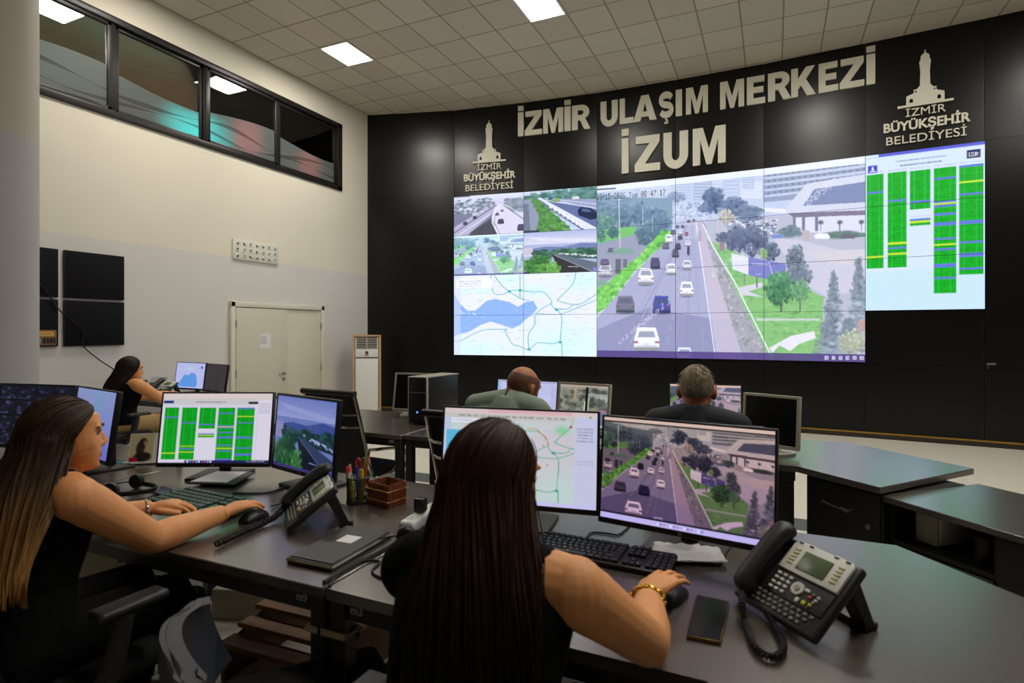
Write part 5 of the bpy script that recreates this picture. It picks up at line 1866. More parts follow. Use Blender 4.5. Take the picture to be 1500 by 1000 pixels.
def coil(name, pts, parent, r=.0065, wire=.0024, pitch=.0062, up=(0, 0, 1)):
    P = smooth_path(pts, 10)
    out, s = [], 0.
    for i in range(len(P) - 1):
        d = P[i + 1] - P[i]
        x, y, _ = frame_from(d)
        n = max(2, int(d.length / pitch * 7))
        for j in range(n):
            a = 2 * PI * (s + d.length * j / n) / pitch
            out.append(P[i] + d * (j / n) + (x * math.cos(a) + y * math.sin(a)) * r)
        s += d.length
    return MB().tube(out, wire, 5).build(name, m_cord, parent, True, parent is not None)


def telephone(label, c, rz, tilt, cordpts, group='desk telephones', cord=(.0068, .0026, .0075)):
    t = thing('desk_telephone', label, 'telephone', (c[0], c[1], DH), rz, group)
    M = Matrix.Translation((0, .0, .016)) @ Matrix.Rotation(R_(tilt), 4, 'X')
    W, L = .25, .205
    b = MB()
    b.box((0, L / 2, -.004), (W, L, .024), M, 0, .009, 3)
    b.build('body', m_phone, t)
    # splayed foot
    st, ct = math.sin(R_(tilt)), math.cos(R_(tilt))
    f = MB()
    for sx in (-.09, .09):
        f.prism([(L * .78 * ct, .016 + L * .78 * st - .012), (L * .95 * ct, .016 + L * .95 * st - .014), (L * .95 * ct + .06, 0), (L * .95 * ct + .035, 0)], -.02, .02, Matrix.Translation((sx, 0, 0)) @ Matrix.Rotation(PI / 2, 4, 'Z') @ Matrix.Rotation(PI / 2, 4, 'X'))
    f.box((0, L * .95 * ct + .045, .010), (.22, .045, .02), None, 0, .006)
    f.build('foot', m_phone, t)
    xp = .030                                        # centre of the part right of the handset
    pl = MB()
    pl.prism([(-.084, 0), (.084, 0), (.084, .072), (.076, .083), (.03, .085), (.022, .079), (-.022, .079), (-.03, .085), (-.076, .083), (-.084, .072)], 0, .010, M @ Matrix.Translation((xp, .118, .008)), 0, .003)
    p = pl.build('faceplate', m_plate, t)
    MB().box((0, 0, 0), (.078, .050, .004), M @ Matrix.Translation((xp, .155, .019)), 0, .001).build('display', m_lcd, p)
    for sx in (-1, 1):
        sk = MB()
        for q in range(5):
            sk.box((xp + sx * .061, .137 + q * .010, .019), (.016, .005, .004), M, 0, .001)
        sk.build('side_keys', m_ivory, p)
    ho = MB()
    for x in (-.066, -.035, .035, .066):
        ho.box((xp + x, .1965, .0185), (.012, .004, .002), M)
    ho.build('slots', m_blackpl, p)
    pan = MB().box((xp, .083, .0095), (.164, .062, .006), M, 0, .002).build('key_panel', m_darkpl, t)
    k = MB()
    for r_ in range(4):
        for q in range(3):
            k.box((xp - .068 + q * .0175, .104 - r_ * .0135, .014), (.012, .0075, .006), M, 0, .002)
    k.build('keypad', m_key, t)
    MB().tube([(xp - .003, .088, .011), (xp - .003, .088, .017)], [.017, .016], 20, 0, M).build('navigation_ring', m_key, t)
    MB().tube([(xp - .003, .088, .016), (xp - .003, .088, .0195)], [.008, .007], 16, 0, M).build('navigation_key', m_greypl, t)
    fk = MB()
    for (x, y, sx, sy, m) in [(.022, .094, .013, .008, 0), (.012, .063, .009, .012, 0), (.040, .091, .008, .006, 3), (.055, .090, .008, .006, 0), (.036, .082, .009, .006, 1), (.053, .081, .008, .006, 0), (.030, .064, .010, .010, 2), (.046, .066, .008, .006, 2), (.05, .074, .005, .004, 0), (.044, .058, .006, .004, 3)]:
        fk.box((xp + x, y, .014), (sx, sy, .006), M, m, .0015)
    fk.build('function_keys', [m_key, m_red, m_ygreen, m_keyd], t)
    ak = MB()
    for r_ in range(3):
        for q in range(12 - r_):
            ak.box((-.096 + .006 * r_ + q * .0172, .044 - r_ * .0125, .0095), (.011, .008, .006), M, 0, .002, 1)
    ak.build('alphabet_keys', m_keyd, t)
    # handset in its cradle
    h = MB()
    xs = -.092
    h.tube([(xs, .035, .014), (xs, .034, .026), (xs, .055, .034), (xs, .12, .037), (xs, .18, .034), (xs, .205, .026), (xs, .206, .014)], [.021, .025, .0225, .0205, .0225, .025, .021], 14, 0, M, 1.25, (1, 0, 0), 5)
    h.build('handset', m_phone, t)
    if cordpts:
        tip = wm(t) @ (M @ Vector((xs, .016, .016)))
        pts = [tip] + [Vector(q) for q in cordpts]
        coil('handset_cord', pts, t, *cord)
    return t


cb_ = [at(1087, 884, .785), at(1092, 912, .752), at(1106, 946, .752), at(1128, 962, .752), at(1145, 955, .752), at(1146, 938, .752), at(1132, 912, .752), at(1120, 893, .762)]
telephone('grey desk telephone with a green display on the right foreground desk', (-.008, 1.488), R_(-46), 42, cb_)
ca_ = [at(402, 757, .76), at(385, 766, .755), at(362, 776, .755), at(340, 786, .755), at(316, 797, .755)]
telephone('black desk telephone turned away, beside the pen holder on the left desk', (-1.58, 1.53), R_(-42), 38, ca_, 'desk telephones', (.0095, .0036, .0125))
pc_ = at_y(251, 572, 4.16)
telephone('small desk telephone left of the pale blue map monitor at the far desk', (pc_.x - .02, 4.0), R_(6), 34, [])

# ------------------------------------------------------------------ small things on the front desks
def flat(label, name, cat, quad, th, m, parts, h=DH, group=None):
    """thin slab through four desk points (near left, near right, far right, far left)"""
    q = [at(x, y, h + th) for x, y in quad]
    c = sum(q, Vector()) / 4
    t = thing(name, label, cat, (c.x, c.y, h), 0, group)
    loc = [((p - c).x, (p - c).y) for p in q]
    MB().prism(loc, 0, th, None, 0, min(.002, th * .3), 1).build(parts, m, t)
    return t, loc


def inset(loc, a, b, c_, d):
    """quad inside a quad by bilinear coordinates"""
    P = [Vector(p) for p in loc]
    f = lambda u, v: (P[0] * (1 - u) + P[1] * u) * (1 - v) + (P[3] * (1 - u) + P[2] * u) * v
    return [tuple(f(u, v)) for u, v in ((a, b), (c_, b), (c_, d), (a, d))]


t, loc = flat('black document case with metal rim and a white label on the desk', 'document_case', 'folder', [(420, 816), (486, 829), (574, 779), (508, 769)], .018, m_darkpl, 'case')
m_cover = mat('worn black cover', (44, 40, 38), .45, 0, .25, 25)
MB().prism(inset(loc, .03, .03, .97, .97), .018, .021, None, 0, .001, 1).build('cover', m_cover, t)
MB().prism(inset(loc, .35, .52, .68, .72), .021, .0218).build('label', m_paper, t, False)
rim = MB()
for k in range(4):
    a_, b_ = Vector(loc[k]).to_3d(), Vector(loc[(k + 1) % 4]).to_3d()
    rim.tube([a_ + Vector((0, 0, .012)), b_ + Vector((0, 0, .012))], .004, 6)
rim.build('rim', mat('worn metal rim', (150, 142, 118), .35, .7, .2, 50), t)

t, loc = flat('black smartphone with gold rim beside the mouse in the foreground', 'smartphone', 'phone', [(1005, 930), (1056, 940), (1069, 880), (1020, 870)], .009, mat('gold phone rim', (120, 96, 54), .35, .6, .2, 60), 'frame')
MB().prism(inset(loc, .03, .02, .97, .98), .009, .0102, None, 0, .0005, 1).build('screen', m_off, t)
t, loc = flat('small dark phone behind the green keyboard', 'smartphone', 'phone', [(228, 722), (245, 727), (252, 715), (236, 711)], .009, m_blackpl, 'frame')
MB().prism(inset(loc, .05, .05, .95, .95), .009, .0102).build('screen', mat('blue-tinted glass', (40, 40, 90), .2), t)
m_board = mat('dark board', (30, 24, 22), .5, 0, .2, 20)
t, loc = flat('white papers on a dark board below the green table monitor', 'paper_stack', 'paper', [(272, 707), (343, 709), (374, 691), (318, 690)], .006, m_board, 'board', DH + .0125)
MB().prism(inset(loc, .04, .08, .80, .95), .006, .009).build('sheets', m_paper, t, False)


def crumpled(name, m, loc, z0, parent, amp=.006, n=14):
    V, F = [], []
    P = [Vector(p) for p in loc]
    for j in range(n):
        for i in range(n):
            u, v = i / (n - 1), j / (n - 1)
            p = (P[0] * (1 - u) + P[1] * u) * (1 - v) + (P[3] * (1 - u) + P[2] * u) * v
            e = .012 if (i in (0, n - 1) or j in (0, n - 1)) else .0
            V.append((p.x + rng.normal(0, 1) * e * .25, p.y + rng.normal(0, 1) * e * .25, z0 + abs(rng.normal(0, amp))))
    F = [(j * n + i, j * n + i + 1, (j + 1) * n + i + 1, (j + 1) * n + i) for j in range(n - 1) for i in range(n - 1)]
    return MB().add(V, F).build(name, m, parent, True, False, 20)


t, loc = flat('crumpled white paper lying on the stand below the sunset motorway monitor', 'crumpled_paper', 'paper', [(955, 821), (1066, 823), (1050, 801), (958, 795)], .002, m_paper, 'sheet', DH + .0125)
crumpled('creased_top', m_paper, loc, .003, t, .0028)

# pen holder with its pens
pc_ = at(517, 738)
t = thing('pen_holder', 'black mesh pen holder full of pens and scissors', 'pen holder', (pc_.x, pc_.y + .03, DH))
ph = MB()
for k in range(28):
    a = 2 * PI * k / 28
    ph.tube([(.042 * math.cos(a), .042 * math.sin(a), .002), (.044 * math.cos(a + .35), .044 * math.sin(a + .35), .10)], .0013, 4)
    ph.tube([(.042 * math.cos(a), .042 * math.sin(a), .002), (.044 * math.cos(a - .35), .044 * math.sin(a - .35), .10)], .0013, 4)
ph.build('mesh_wall', m_blackpl, t)
for z in (.004, .10):
    MB().tube([(.044 * math.cos(a), .044 * math.sin(a), z) for a in [2 * PI * j / 28 for j in range(29)]], .003, 6).build('rim', m_blackpl, t)
MB().cyl((0, 0, 0), (0, 0, .003), .042, None, 28).build('bottom', m_blackpl, t)
PHX, PHY = pc_.x, pc_.y + .03


def pen(label, name, x, y, tx, ty, L, r, col, tip=None, cap=None):
    t = thing(name, label, 'pen' if name != 'pencil' else 'pencil', (PHX + x, PHY + y, DH + .006))
    d = Vector((tx, ty, 1)).normalized()
    m = mat(label, col, .45)
    MB().cyl(Vector((0, 0, 0)), d * L, r, r, 10).build('barrel', m, t)
    if cap:
        MB().cyl(d * L, d * (L + .022), r * 1.15, r * .8, 10).build('cap', mat(label + ' cap', cap, .45), t)
    return t


pen('orange pencil with a dark end leaning in the pen holder', 'pencil', .01, .01, .12, .10, .18, .0045, (232, 106, 40), None, (120, 60, 40))
pen('green pencil leaning right in the pen holder', 'pencil', .022, -.005, .10, -.02, .18, .0045, (20, 160, 90))
pen('yellow green highlighter at the front of the pen holder', 'highlighter', -.012, -.024, -.02, -.02, .09, .011, (186, 200, 40))
pen('yellow marker at the right of the pen holder', 'marker', .024, -.012, .05, -.03, .11, .010, (210, 180, 40), None, (206, 176, 50))
pen('blue pen in the middle of the pen holder', 'ballpoint_pen', -.004, .004, -.05, .02, .135, .0055, (40, 66, 226))
pen('red capped marker at the left of the pen holder', 'marker', -.026, -.008, -.10, -.05, .115, .0095, (200, 200, 196), None, (232, 40, 36))
pen('white pen at the far left of the pen holder', 'ballpoint_pen', -.030, .010, -.16, .02, .14, .005, (190, 186, 176))
t = thing('scissors', 'red handled scissors standing in the pen holder', 'scissors', (PHX, PHY + .018, DH + .006))
MB().box((0, 0, .055), (.012, .003, .11)).build('blades', m_steel, t, False)
for sx in (-1, 1):
    MB().tube([(sx * .004, 0, .105), (sx * .020, 0, .125), (sx * .024, 0, .15), (sx * .012, 0, .165), (sx * .003, 0, .15), (sx * .004, 0, .125), (sx * .004, 0, .105)], .0045, 8, smooth=5).build('handle', m_red, t)

# small slatted wooden basket
pc_ = at(557, 742)
t = thing('wooden_basket', 'small brown slatted wooden basket with pale lashing', 'basket', (pc_.x, pc_.y + .045, DH), R_(-12))
m_bam = mat('reddish brown slats', (120, 58, 26), .4, 0, .35, 30, .1)
m_lash = mat('pale lashing', (206, 164, 84), .6)
for (cx, cy, L, ang) in [(0, -.048, .115, 0), (0, .048, .115, 0), (-.058, 0, .096, PI / 2), (.058, 0, .096, PI / 2)]:
    n = 9
    for k in range(n):
        s = (k - (n - 1) / 2) * L / n
        MB().box((s, 0, .046), (L / n - .002, .006, .09 + .004 * (k % 2)), TR((cx, cy, 0), ang), 0, .002, 1).build('slat', m_bam, t)
for z in (.026, .066):
    MB().tube([(-.063, -.053, z), (.063, -.053, z), (.063, .053, z), (-.063, .053, z), (-.063, -.053, z)], .0022, 6).build('lashing', m_lash, t)
MB().box((0, 0, .003), (.115, .095, .006)).build('bottom', m_bam, t, False)

# white power strip with a black plug
pa, pb = at(600, 776, .745), at(652, 742, .745)
d = (pb - pa); d.z = 0
t = thing('power_strip', 'white power strip with one black plug, left of the map monitor', 'power strip', (pa.x + d.x * .62, pa.y + d.y * .62, DH), math.atan2(d.y, d.x))
L_ = d.length * 1.45
MB().box((0, 0, .021), (L_, .058, .042), None, 0, .012, 3).build('body', m_whitepl, t)
for k in range(4):
    x = -L_ / 2 + .045 + k * .062
    s_ = MB().cyl((x, 0, .0415), (x, 0, .0432), .0185, None, 20)
    s_.cyl((x - .006, 0, .043), (x - .006, 0, .0438), .0025, None, 8, 1); s_.cyl((x + .006, 0, .043), (x + .006, 0, .0438), .0025, None, 8, 1)
    s_.build('socket', [m_plate, m_blackpl], t)
t2 = thing('plug', 'black plug standing in the white power strip', 'plug', wm(t) @ Vector((-L_ / 2 + .107, 0, .044)))
MB().box((0, 0, .026), (.038, .038, .05), None, 0, .006).build('body', m_blackpl, t2)


def headset(label, c, rz):
    t = thing('headset', label, 'headset', (c[0], c[1], DH), rz, 'headsets')
    MB().tube([(-.075, 0, .03)] + [(.08 * math.cos(a), .13 * math.sin(a), .018) for a in [PI - PI * j / 10 for j in range(1, 10)]] + [(.075, 0, .03)], .007, 8, flat=1.5, smooth=3).build('headband', m_blackpl, t)
    for sx in (-1, 1):
        e = MB().tube([(sx * .058, 0, .032), (sx * .064, 0, .032), (sx * .08, 0, .032), (sx * .084, 0, .032)], [.026, .031, .031, .024], 20)
        e.build('ear_cushion', m_blackpl, t)
    MB().tube([(-.082, 0, .03), (-.10, -.05, .022), (-.09, -.11, .014)], .003, 6, smooth=5).build('microphone_boom', m_darkpl, t)
    MB().ell((-.089, -.115, .014), (.007, .012, .007)).build('microphone', m_blackpl, t)
    return t


pc_ = at(182, 722)
headset('black headset lying beside the green keyboard', (pc_.x, pc_.y), R_(-70))
pc_ = at(592, 812)
headset('black headset on the desk beside the woman seen from behind', (pc_.x, pc_.y), R_(-60))
# loose cables on the desk tops
for pts, r, lab in [([at(474, 853, .745), at(520, 826, .745), at(560, 806, .745), at(590, 790, .745), at(610, 781, .745)], .006, 'thick black cable along the joint of the two front desks'),
                    ([at(482, 858, .744), at(500, 836, .744), at(530, 822, .744), at(556, 822, .744), at(545, 836, .744), at(560, 846, .744), at(590, 842, .744)], .0035, 'looped black headset cable near the desk corner'),
                    ([at(858, 790, .75), at(866, 780, .744), at(890, 781, .744), at(905, 783, .744), at(918, 774, .744), at(926, 764, .744)], .003, 'thin black cable behind the black keyboard'),
                    ([at(340, 722, .744), at(385, 722, .744), at(410, 716, .744), at(432, 709, .744)], .0035, 'black keyboard cable running under the dusky monitor'),
                    ([at(397, 741, .75), at(415, 735, .744), at(428, 720, .744), at(440, 712, .744)], .003, 'black mouse cable beside the turned telephone'),
                    ([at(1137, 778, .744), at(1146, 784, .744), at(1152, 795, .744), at(1148, 806, .744)], .003, 'thin cable at the corner of the sunset monitor')]:
    tag(MB().tube(pts, r, 6, smooth=8).build('desk_cable', m_cord), lab, 'cable')

# folding desk calendar
pc_ = at(203, 677)
t = thing('desk_calendar', 'standing desk calendar with a picture of a dark-haired figure', 'calendar', (-2.965, 1.985, DH), R_(38))
cc = Canvas(80, 56, (226, 224, 216))
cc.rect(.03, .04, .5, .93, (206, 190, 150)); cc.ell(.28, .34, .1, .2, (52, 28, 22)); cc.ell(.32, .36, .06, .12, (206, 160, 130)); cc.ell(.24, .5, .1, .26, (52, 28, 22), .9)
cc.ell(.3, .78, .2, .18, (40, 34, 36)); cc.rect(.04, .78, .2, .93, (190, 20, 40)); cc.dashes(.56, .2, .95, .4, 2, (110, 100, 100), .7); cc.dashes(.56, .5, .9, .85, 6, (170, 170, 170), .5)
M = Matrix.Translation((0, -.03, .078)) @ Matrix.Rotation(R_(-24), 4, 'X')
picture('picture_page', sample(cc, 60, 42), .225, .155, m_print_refl, t, M @ Matrix.Translation((0, -.002, 0)))
MB().box((0, 0, 0), (.23, .003, .16), M).build('page_board', m_card, t, False)
MB().box((0, 0, 0), (.23, .003, .16), Matrix.Translation((0, .035, .078)) @ Matrix.Rotation(R_(24), 4, 'X')).build('support_board', m_card, t, False)
MB().box((0, .004, .006), (.23, .13, .004)).build('base_board', m_card, t, False)
pc_ = at(173, 681)
t = thing('marker', 'light blue marker lying beside the desk calendar', 'pen', (pc_.x, pc_.y, DH), R_(20))
MB().cyl((-.05, 0, .009), (.03, 0, .009), .008).build('barrel', mat('light blue plastic', (70, 170, 226), .4), t)
MB().cyl((.03, 0, .009), (.055, 0, .009), .009).build('cap', m_whitepl, t)
# far desk
pc_ = at_y(212, 574, 4.05)
t = thing('pen_holder', 'dark pen holder on the far desk in front of the far woman', 'pen holder', (pc_.x, 4.05, DH))
MB().tube([(0, 0, 0), (0, 0, .1)], .042, 20).build('cup', m_blackpl, t)
for k in range(4):
    MB().cyl((-.015 + .01 * k, 0, .1), (-.03 + .022 * k, .01, .155), .004).build('pen', m_darkpl, t)
pc_ = at_y(228, 570, 4.28)
t = thing('paper_stack', 'white papers propped up on the far desk', 'paper', (pc_.x, 4.28, DH), R_(10))
MB().box((0, 0, .085), (.24, .004, .17), Matrix.Rotation(R_(-18), 4, 'X')).build('sheet', m_paper, t, False)
MB().box((0, .06, .05), (.2, .1, .1)).build('prop', m_greypl, t, False)

# ------------------------------------------------------------------ people
def skin_mat(name, col, rough=.5):
    k = NT(name)
    b = k.bsdf(rough, 0, .4)
    g = k.n('ShaderNodeNewGeometry')
    nz = k.n('ShaderNodeTexNoise'); nz.inputs['Scale'].default_value = 22; nz.inputs['Detail'].default_value = 5
    k.l(g.outputs['Position'], nz.inputs['Vector'])
    c = np.array(rgba(col)[:3])
    k.l(k.mix(nz.outputs[0], tuple(c * np.array([.90, .86, .84])) + (1.,), tuple(np.clip(c * np.array([1.08, 1.1, 1.1]), 0, 1)) + (1.,)), b.inputs['Base Color'])
    b.inputs['Subsurface Weight'].default_value = .06
    b.inputs['Subsurface Radius'].default_value = (.012, .005, .003)
    b.inputs['Subsurface Scale'].default_value = .5
    return k.m


def hair_mat(name, root, tip, z0, z1, rough=.5):
    """strands: fine tone variation along the hair; colour runs from roots to tips"""
    k = NT(name)
    b = k.bsdf(rough, 0, .2)
    g = k.n('ShaderNodeTexCoord')
    sp = k.n('ShaderNodeSeparateXYZ'); k.l(g.outputs['Object'], sp.inputs[0])
    mp = k.n('ShaderNodeMapping'); mp.inputs['Scale'].default_value = (110, 110, 4)
    k.l(g.outputs['Object'], mp.inputs[0])
    nz = k.n('ShaderNodeTexNoise'); nz.inputs['Scale'].default_value = 1.; nz.inputs['Detail'].default_value = 3
    k.l(mp.outputs[0], nz.inputs['Vector'])
    mr = k.n('ShaderNodeMapRange'); mr.inputs[1].default_value = z0; mr.inputs[2].default_value = z1
    k.l(k.math('ADD', sp.outputs[2], k.math('MULTIPLY', k.math('SUBTRACT', nz.outputs[0], .5), .5 * (z0 - z1))), mr.inputs[0])
    c = k.mix(mr.outputs[0], rgba(root), rgba(tip))
    sh = k.n('ShaderNodeMapRange'); sh.inputs[1].default_value = .3; sh.inputs[2].default_value = .7; sh.inputs[3].default_value = .55; sh.inputs[4].default_value = 1.35
    k.l(nz.outputs[0], sh.inputs[0])
    mx = k.n('ShaderNodeMix', data_type='RGBA', blend_type='MULTIPLY'); mx.inputs[0].default_value = 1
    k.l(c, mx.inputs[6]); k.l(sh.outputs[0], mx.inputs[7])
    k.l(mx.outputs[2], b.inputs['Base Color'])
    return k.m


m_lip = mat('lips', (168, 84, 70), .4, 0, .06, 60)
m_eyew = mat('eye white', (150, 142, 132), .25)
m_iris = mat('brown iris', (42, 26, 18), .2)
m_brow = mat('dark eyebrow', (40, 26, 20), .7)
m_goldj = mat('gold jewellery', (216, 170, 70), .25, .9, .15, 90)
m_beads = mat('silver beads', (190, 180, 168), .3, .6, .2, 90)
m_cblack = mat('black knit cloth', (9, 9, 10), .9, 0, .3, 120, .3, .12)


def ering(c, rx, ry, n=24, sq=2.3):
    out = []
    for j in range(n):
        a = 2 * PI * j / n
        ca, sa = math.cos(a), math.sin(a)
        out.append(Vector((c[0] + rx * math.copysign(abs(ca) ** (2 / sq), ca), c[1] + ry * math.copysign(abs(sa) ** (2 / sq), sa), c[2])))
    return out


def fuse(mb, name, mats, parent, voxel=.006, it=5, fac=.5, assign=None, post=None):
    """union of overlapping closed volumes as one continuous skin"""
    me = mb.mesh(name + '_raw', mats, False)
    o = bpy.data.objects.new(name + '_tmp', me)
    COL.objects.link(o)
    r = o.modifiers.new('r', 'REMESH'); r.mode = 'VOXEL'; r.voxel_size = voxel
    s = o.modifiers.new('s', 'SMOOTH'); s.factor = fac; s.iterations = it
    dg = bpy.context.evaluated_depsgraph_get()
    m2 = bpy.data.meshes.new_from_object(o.evaluated_get(dg))
    bpy.data.objects.remove(o)
    m2.name = name
    m2.materials.clear()
    for mm in (mats if isinstance(mats, (list, tuple)) else [mats]):
        m2.materials.append(mm)
    nv = len(m2.vertices)
    co = np.empty(nv * 3, np.float32); m2.vertices.foreach_get('co', co); co = co.reshape(-1, 3)
    if post:
        co = post(co); m2.vertices.foreach_set('co', co.ravel().astype(np.float32))
    mi = np.zeros(len(m2.polygons), np.int32)
    if assign:
        ce = np.empty(len(m2.polygons) * 3, np.float32); m2.polygons.foreach_get('center', ce)
        mi = assign(ce.reshape(-1, 3)).astype(np.int32)
    m2.polygons.foreach_set('material_index', mi)
    m2.polygons.foreach_set('use_smooth', [True] * len(m2.polygons))
    m2.update()
    ob = bpy.data.objects.new(name, m2)
    COL.objects.link(ob)
    if parent is not None:
        ob.parent = parent
    return ob


def hand(mb, wrist, d, n, thumb, curl=(12, 28, 22), spread=.24):
    """palm, four unequal bent fingers and a thumb from the side of the palm. d: forward, n: back of the hand, thumb: towards the thumb"""
    d = Vector(d).normalized()
    s = (Vector(thumb) - d * d.dot(Vector(thumb))).normalized()
    n = (Vector(n) - d * d.dot(Vector(n)) - s * s.dot(Vector(n))).normalized()
    W = Vector(wrist)
    rings = []
    for (f, hw, th, up) in [(-.015, .025, .019, 0), (.01, .028, .019, 0), (.035, .036, .0185, .002), (.06, .041, .0165, .003), (.082, .040, .0135, .001), (.09, .036, .010, -.001)]:
        c = W + d * f + n * up
        rings.append([c + s * (hw * math.cos(a)) + n * (th * math.sin(a)) for a in [2 * PI * j / 16 for j in range(16)]])
    mb.loft(rings)
    for (lat, fw, L, r0) in [(.030, .080, .074, .0086), (.0105, .086, .082, .0088), (-.0095, .082, .076, .0084), (-.029, .072, .060, .0076)]:
        ang, p = 0., W + d * (fw - .018) + s * lat
        pts, rad = [p], [r0 * 1.12]
        dirv = (d + s * lat * spread * 18).normalized()
        for q, (seg, c_) in enumerate(zip((.018, L * .45, L * .32, L * .23), (4, curl[0], curl[1], curl[2]))):
            ang += R_(c_)
            p = p + (dirv * math.cos(ang) - n * math.sin(ang)) * seg
            pts.append(p); rad.append(r0 * (1.05, 1.0, .92, .74)[q])
        mb.tube(pts, rad, 10, smooth=3)
        mb.ell(pts[-1], (rad[-1] * .98,) * 3, None, 0, 8, 6)
    p0 = W + d * .012 + s * .016 - n * .004
    p1 = p0 + (s * .62 + d * .75).normalized() * .042 - n * .006
    p2 = p1 + (s * .25 + d * .95 - n * .2).normalized() * .034
    p3 = p2 + (s * -.05 + d * .97 - n * .3).normalized() * .026
    mb.tube([p0, p1, p2, p3], [.0165, .0135, .0108, .0082], 10, smooth=3)
    mb.ell(p3, (.008,) * 3, None, 0, 8, 6)


def head_shapes(mb, H, neck_to, male=False, hairless=False):
    """H: head frame (x right, y forward, z up)"""
    k = 1.04 if male else 1.
    S = H @ Matrix.Diagonal((k, k, k, 1))
    mb.ell((0, -.014, .030), (.074, .094, .088), S, 0, 28, 18)
    mb.loft([[S @ p for p in ering((0, y, z), rx, ry, 24, 2.2)] for (z, y, rx, ry) in
             [(.075, .020, .058, .062), (.05, .023, .065, .070), (.025, .022, .066, .070), (0, .023, .0655, .0685), (-.025, .027, .062, .0655), (-.05, .033, .0555, .0585), (-.075, .041, .043, .047), (-.095, .047, .031, .037), (-.108, .050, .018, .024)]])
    mb.loft([[S @ p for p in ering((0, y, z), rx, ry, 12, 2)] for (z, y, rx, ry) in
             [(.032, .086, .007, .006), (.014, .0885, .0075, .009), (-.004, .093, .009, .0125), (-.017, .0985, .0115, .0145), (-.026, .0985, .012, .0125), (-.033, .091, .009, .008)]])
    for sx in (-1, 1):
        mb.ell((sx * .0115, .095, -.027), (.0075, .0105, .0075), S, 0, 10, 8)
        mb.ell((sx * .029, .082, .034), (.024, .010, .0075), S @ Matrix.Translation((0, 0, 0)), 0, 12, 8)
        mb.ell((sx * .034, .052, -.018), (.026, .028, .034), S, 0, 14, 10)
        E = S @ Matrix.Translation((sx * (.0735 if male else .0685), -.010, .002)) @ Matrix.Rotation(sx * R_(18), 4, 'Z') @ Matrix.Rotation(R_(-10), 4, 'X')
        mb.ell((sx * (.006 if male else 0), -.003, .004), (.010 if male else .0065, .0185, .030), E, 0, 12, 10)
        mb.ell((0, .004, -.022), (.006, .010, .012), E, 0, 10, 8)
    mb.ell((0, .0865, -.0545), (.0235, .0095, .0052), S, 0, 14, 8)
    mb.ell((0, .0855, -.0645), (.0200, .0095, .0058), S, 0, 14, 8)
    mb.ell((0, .075, -.093), (.018, .015, .013), S, 0, 12, 8)
    # neck
    a, b = S @ Vector((0, -.028, -.02)), Vector(neck_to)
    r = .062 if male else .052
    mid = (a + b) / 2
    mb.tube([a, mid, b, b + Vector((0, -.01, -.06))], [r * .95, r * .95, r * 1.08, r * 1.5], 20, smooth=4)


def eyes(H, parent, M0, male=False):
    k = 1.04 if male else 1.
    S = M0 @ H @ Matrix.Diagonal((k, k, k, 1))
    for sx in (-1, 1):
        e = MB().ell((sx * .0305, .0725, .0125), (.0125, .0112, .0092), S, 0, 14, 10)
        e.ell((sx * .0312, .0794, .0120), (.0062, .0048, .0066), S, 1, 10, 8)
        e.build('eye', [m_eyew, m_iris], parent)
        MB().tube([S @ Vector((sx * x, y, z)) for (x, y, z) in [(.012, .0945, .031), (.026, .0945, .0375), (.040, .0875, .0365), (.052, .0745, .030)]], [.0024, .0038, .0034, .0016], 6, smooth=4).build('eyebrow', m_brow, parent)
        MB().tube([S @ Vector((sx * x, y, z)) for (x, y, z) in [(.018, .0845, .0145), (.030, .0872, .0200), (.044, .080, .0160)]], [.0014, .0024, .0018], 6, smooth=4).build('eyelash', m_brow, parent)


class Wave:
    def __init__(s, n=9, seed=1):
        r = np.random.default_rng(seed)
        s.f, s.p, s.a = r.uniform(8, 90, n), r.uniform(0, 7, n), r.uniform(.4, 1, n)

    def __call__(s, x, t=0.):
        return float((s.a * np.sin(s.f * x + s.p + 1.5 * t)).sum() / s.a.sum())


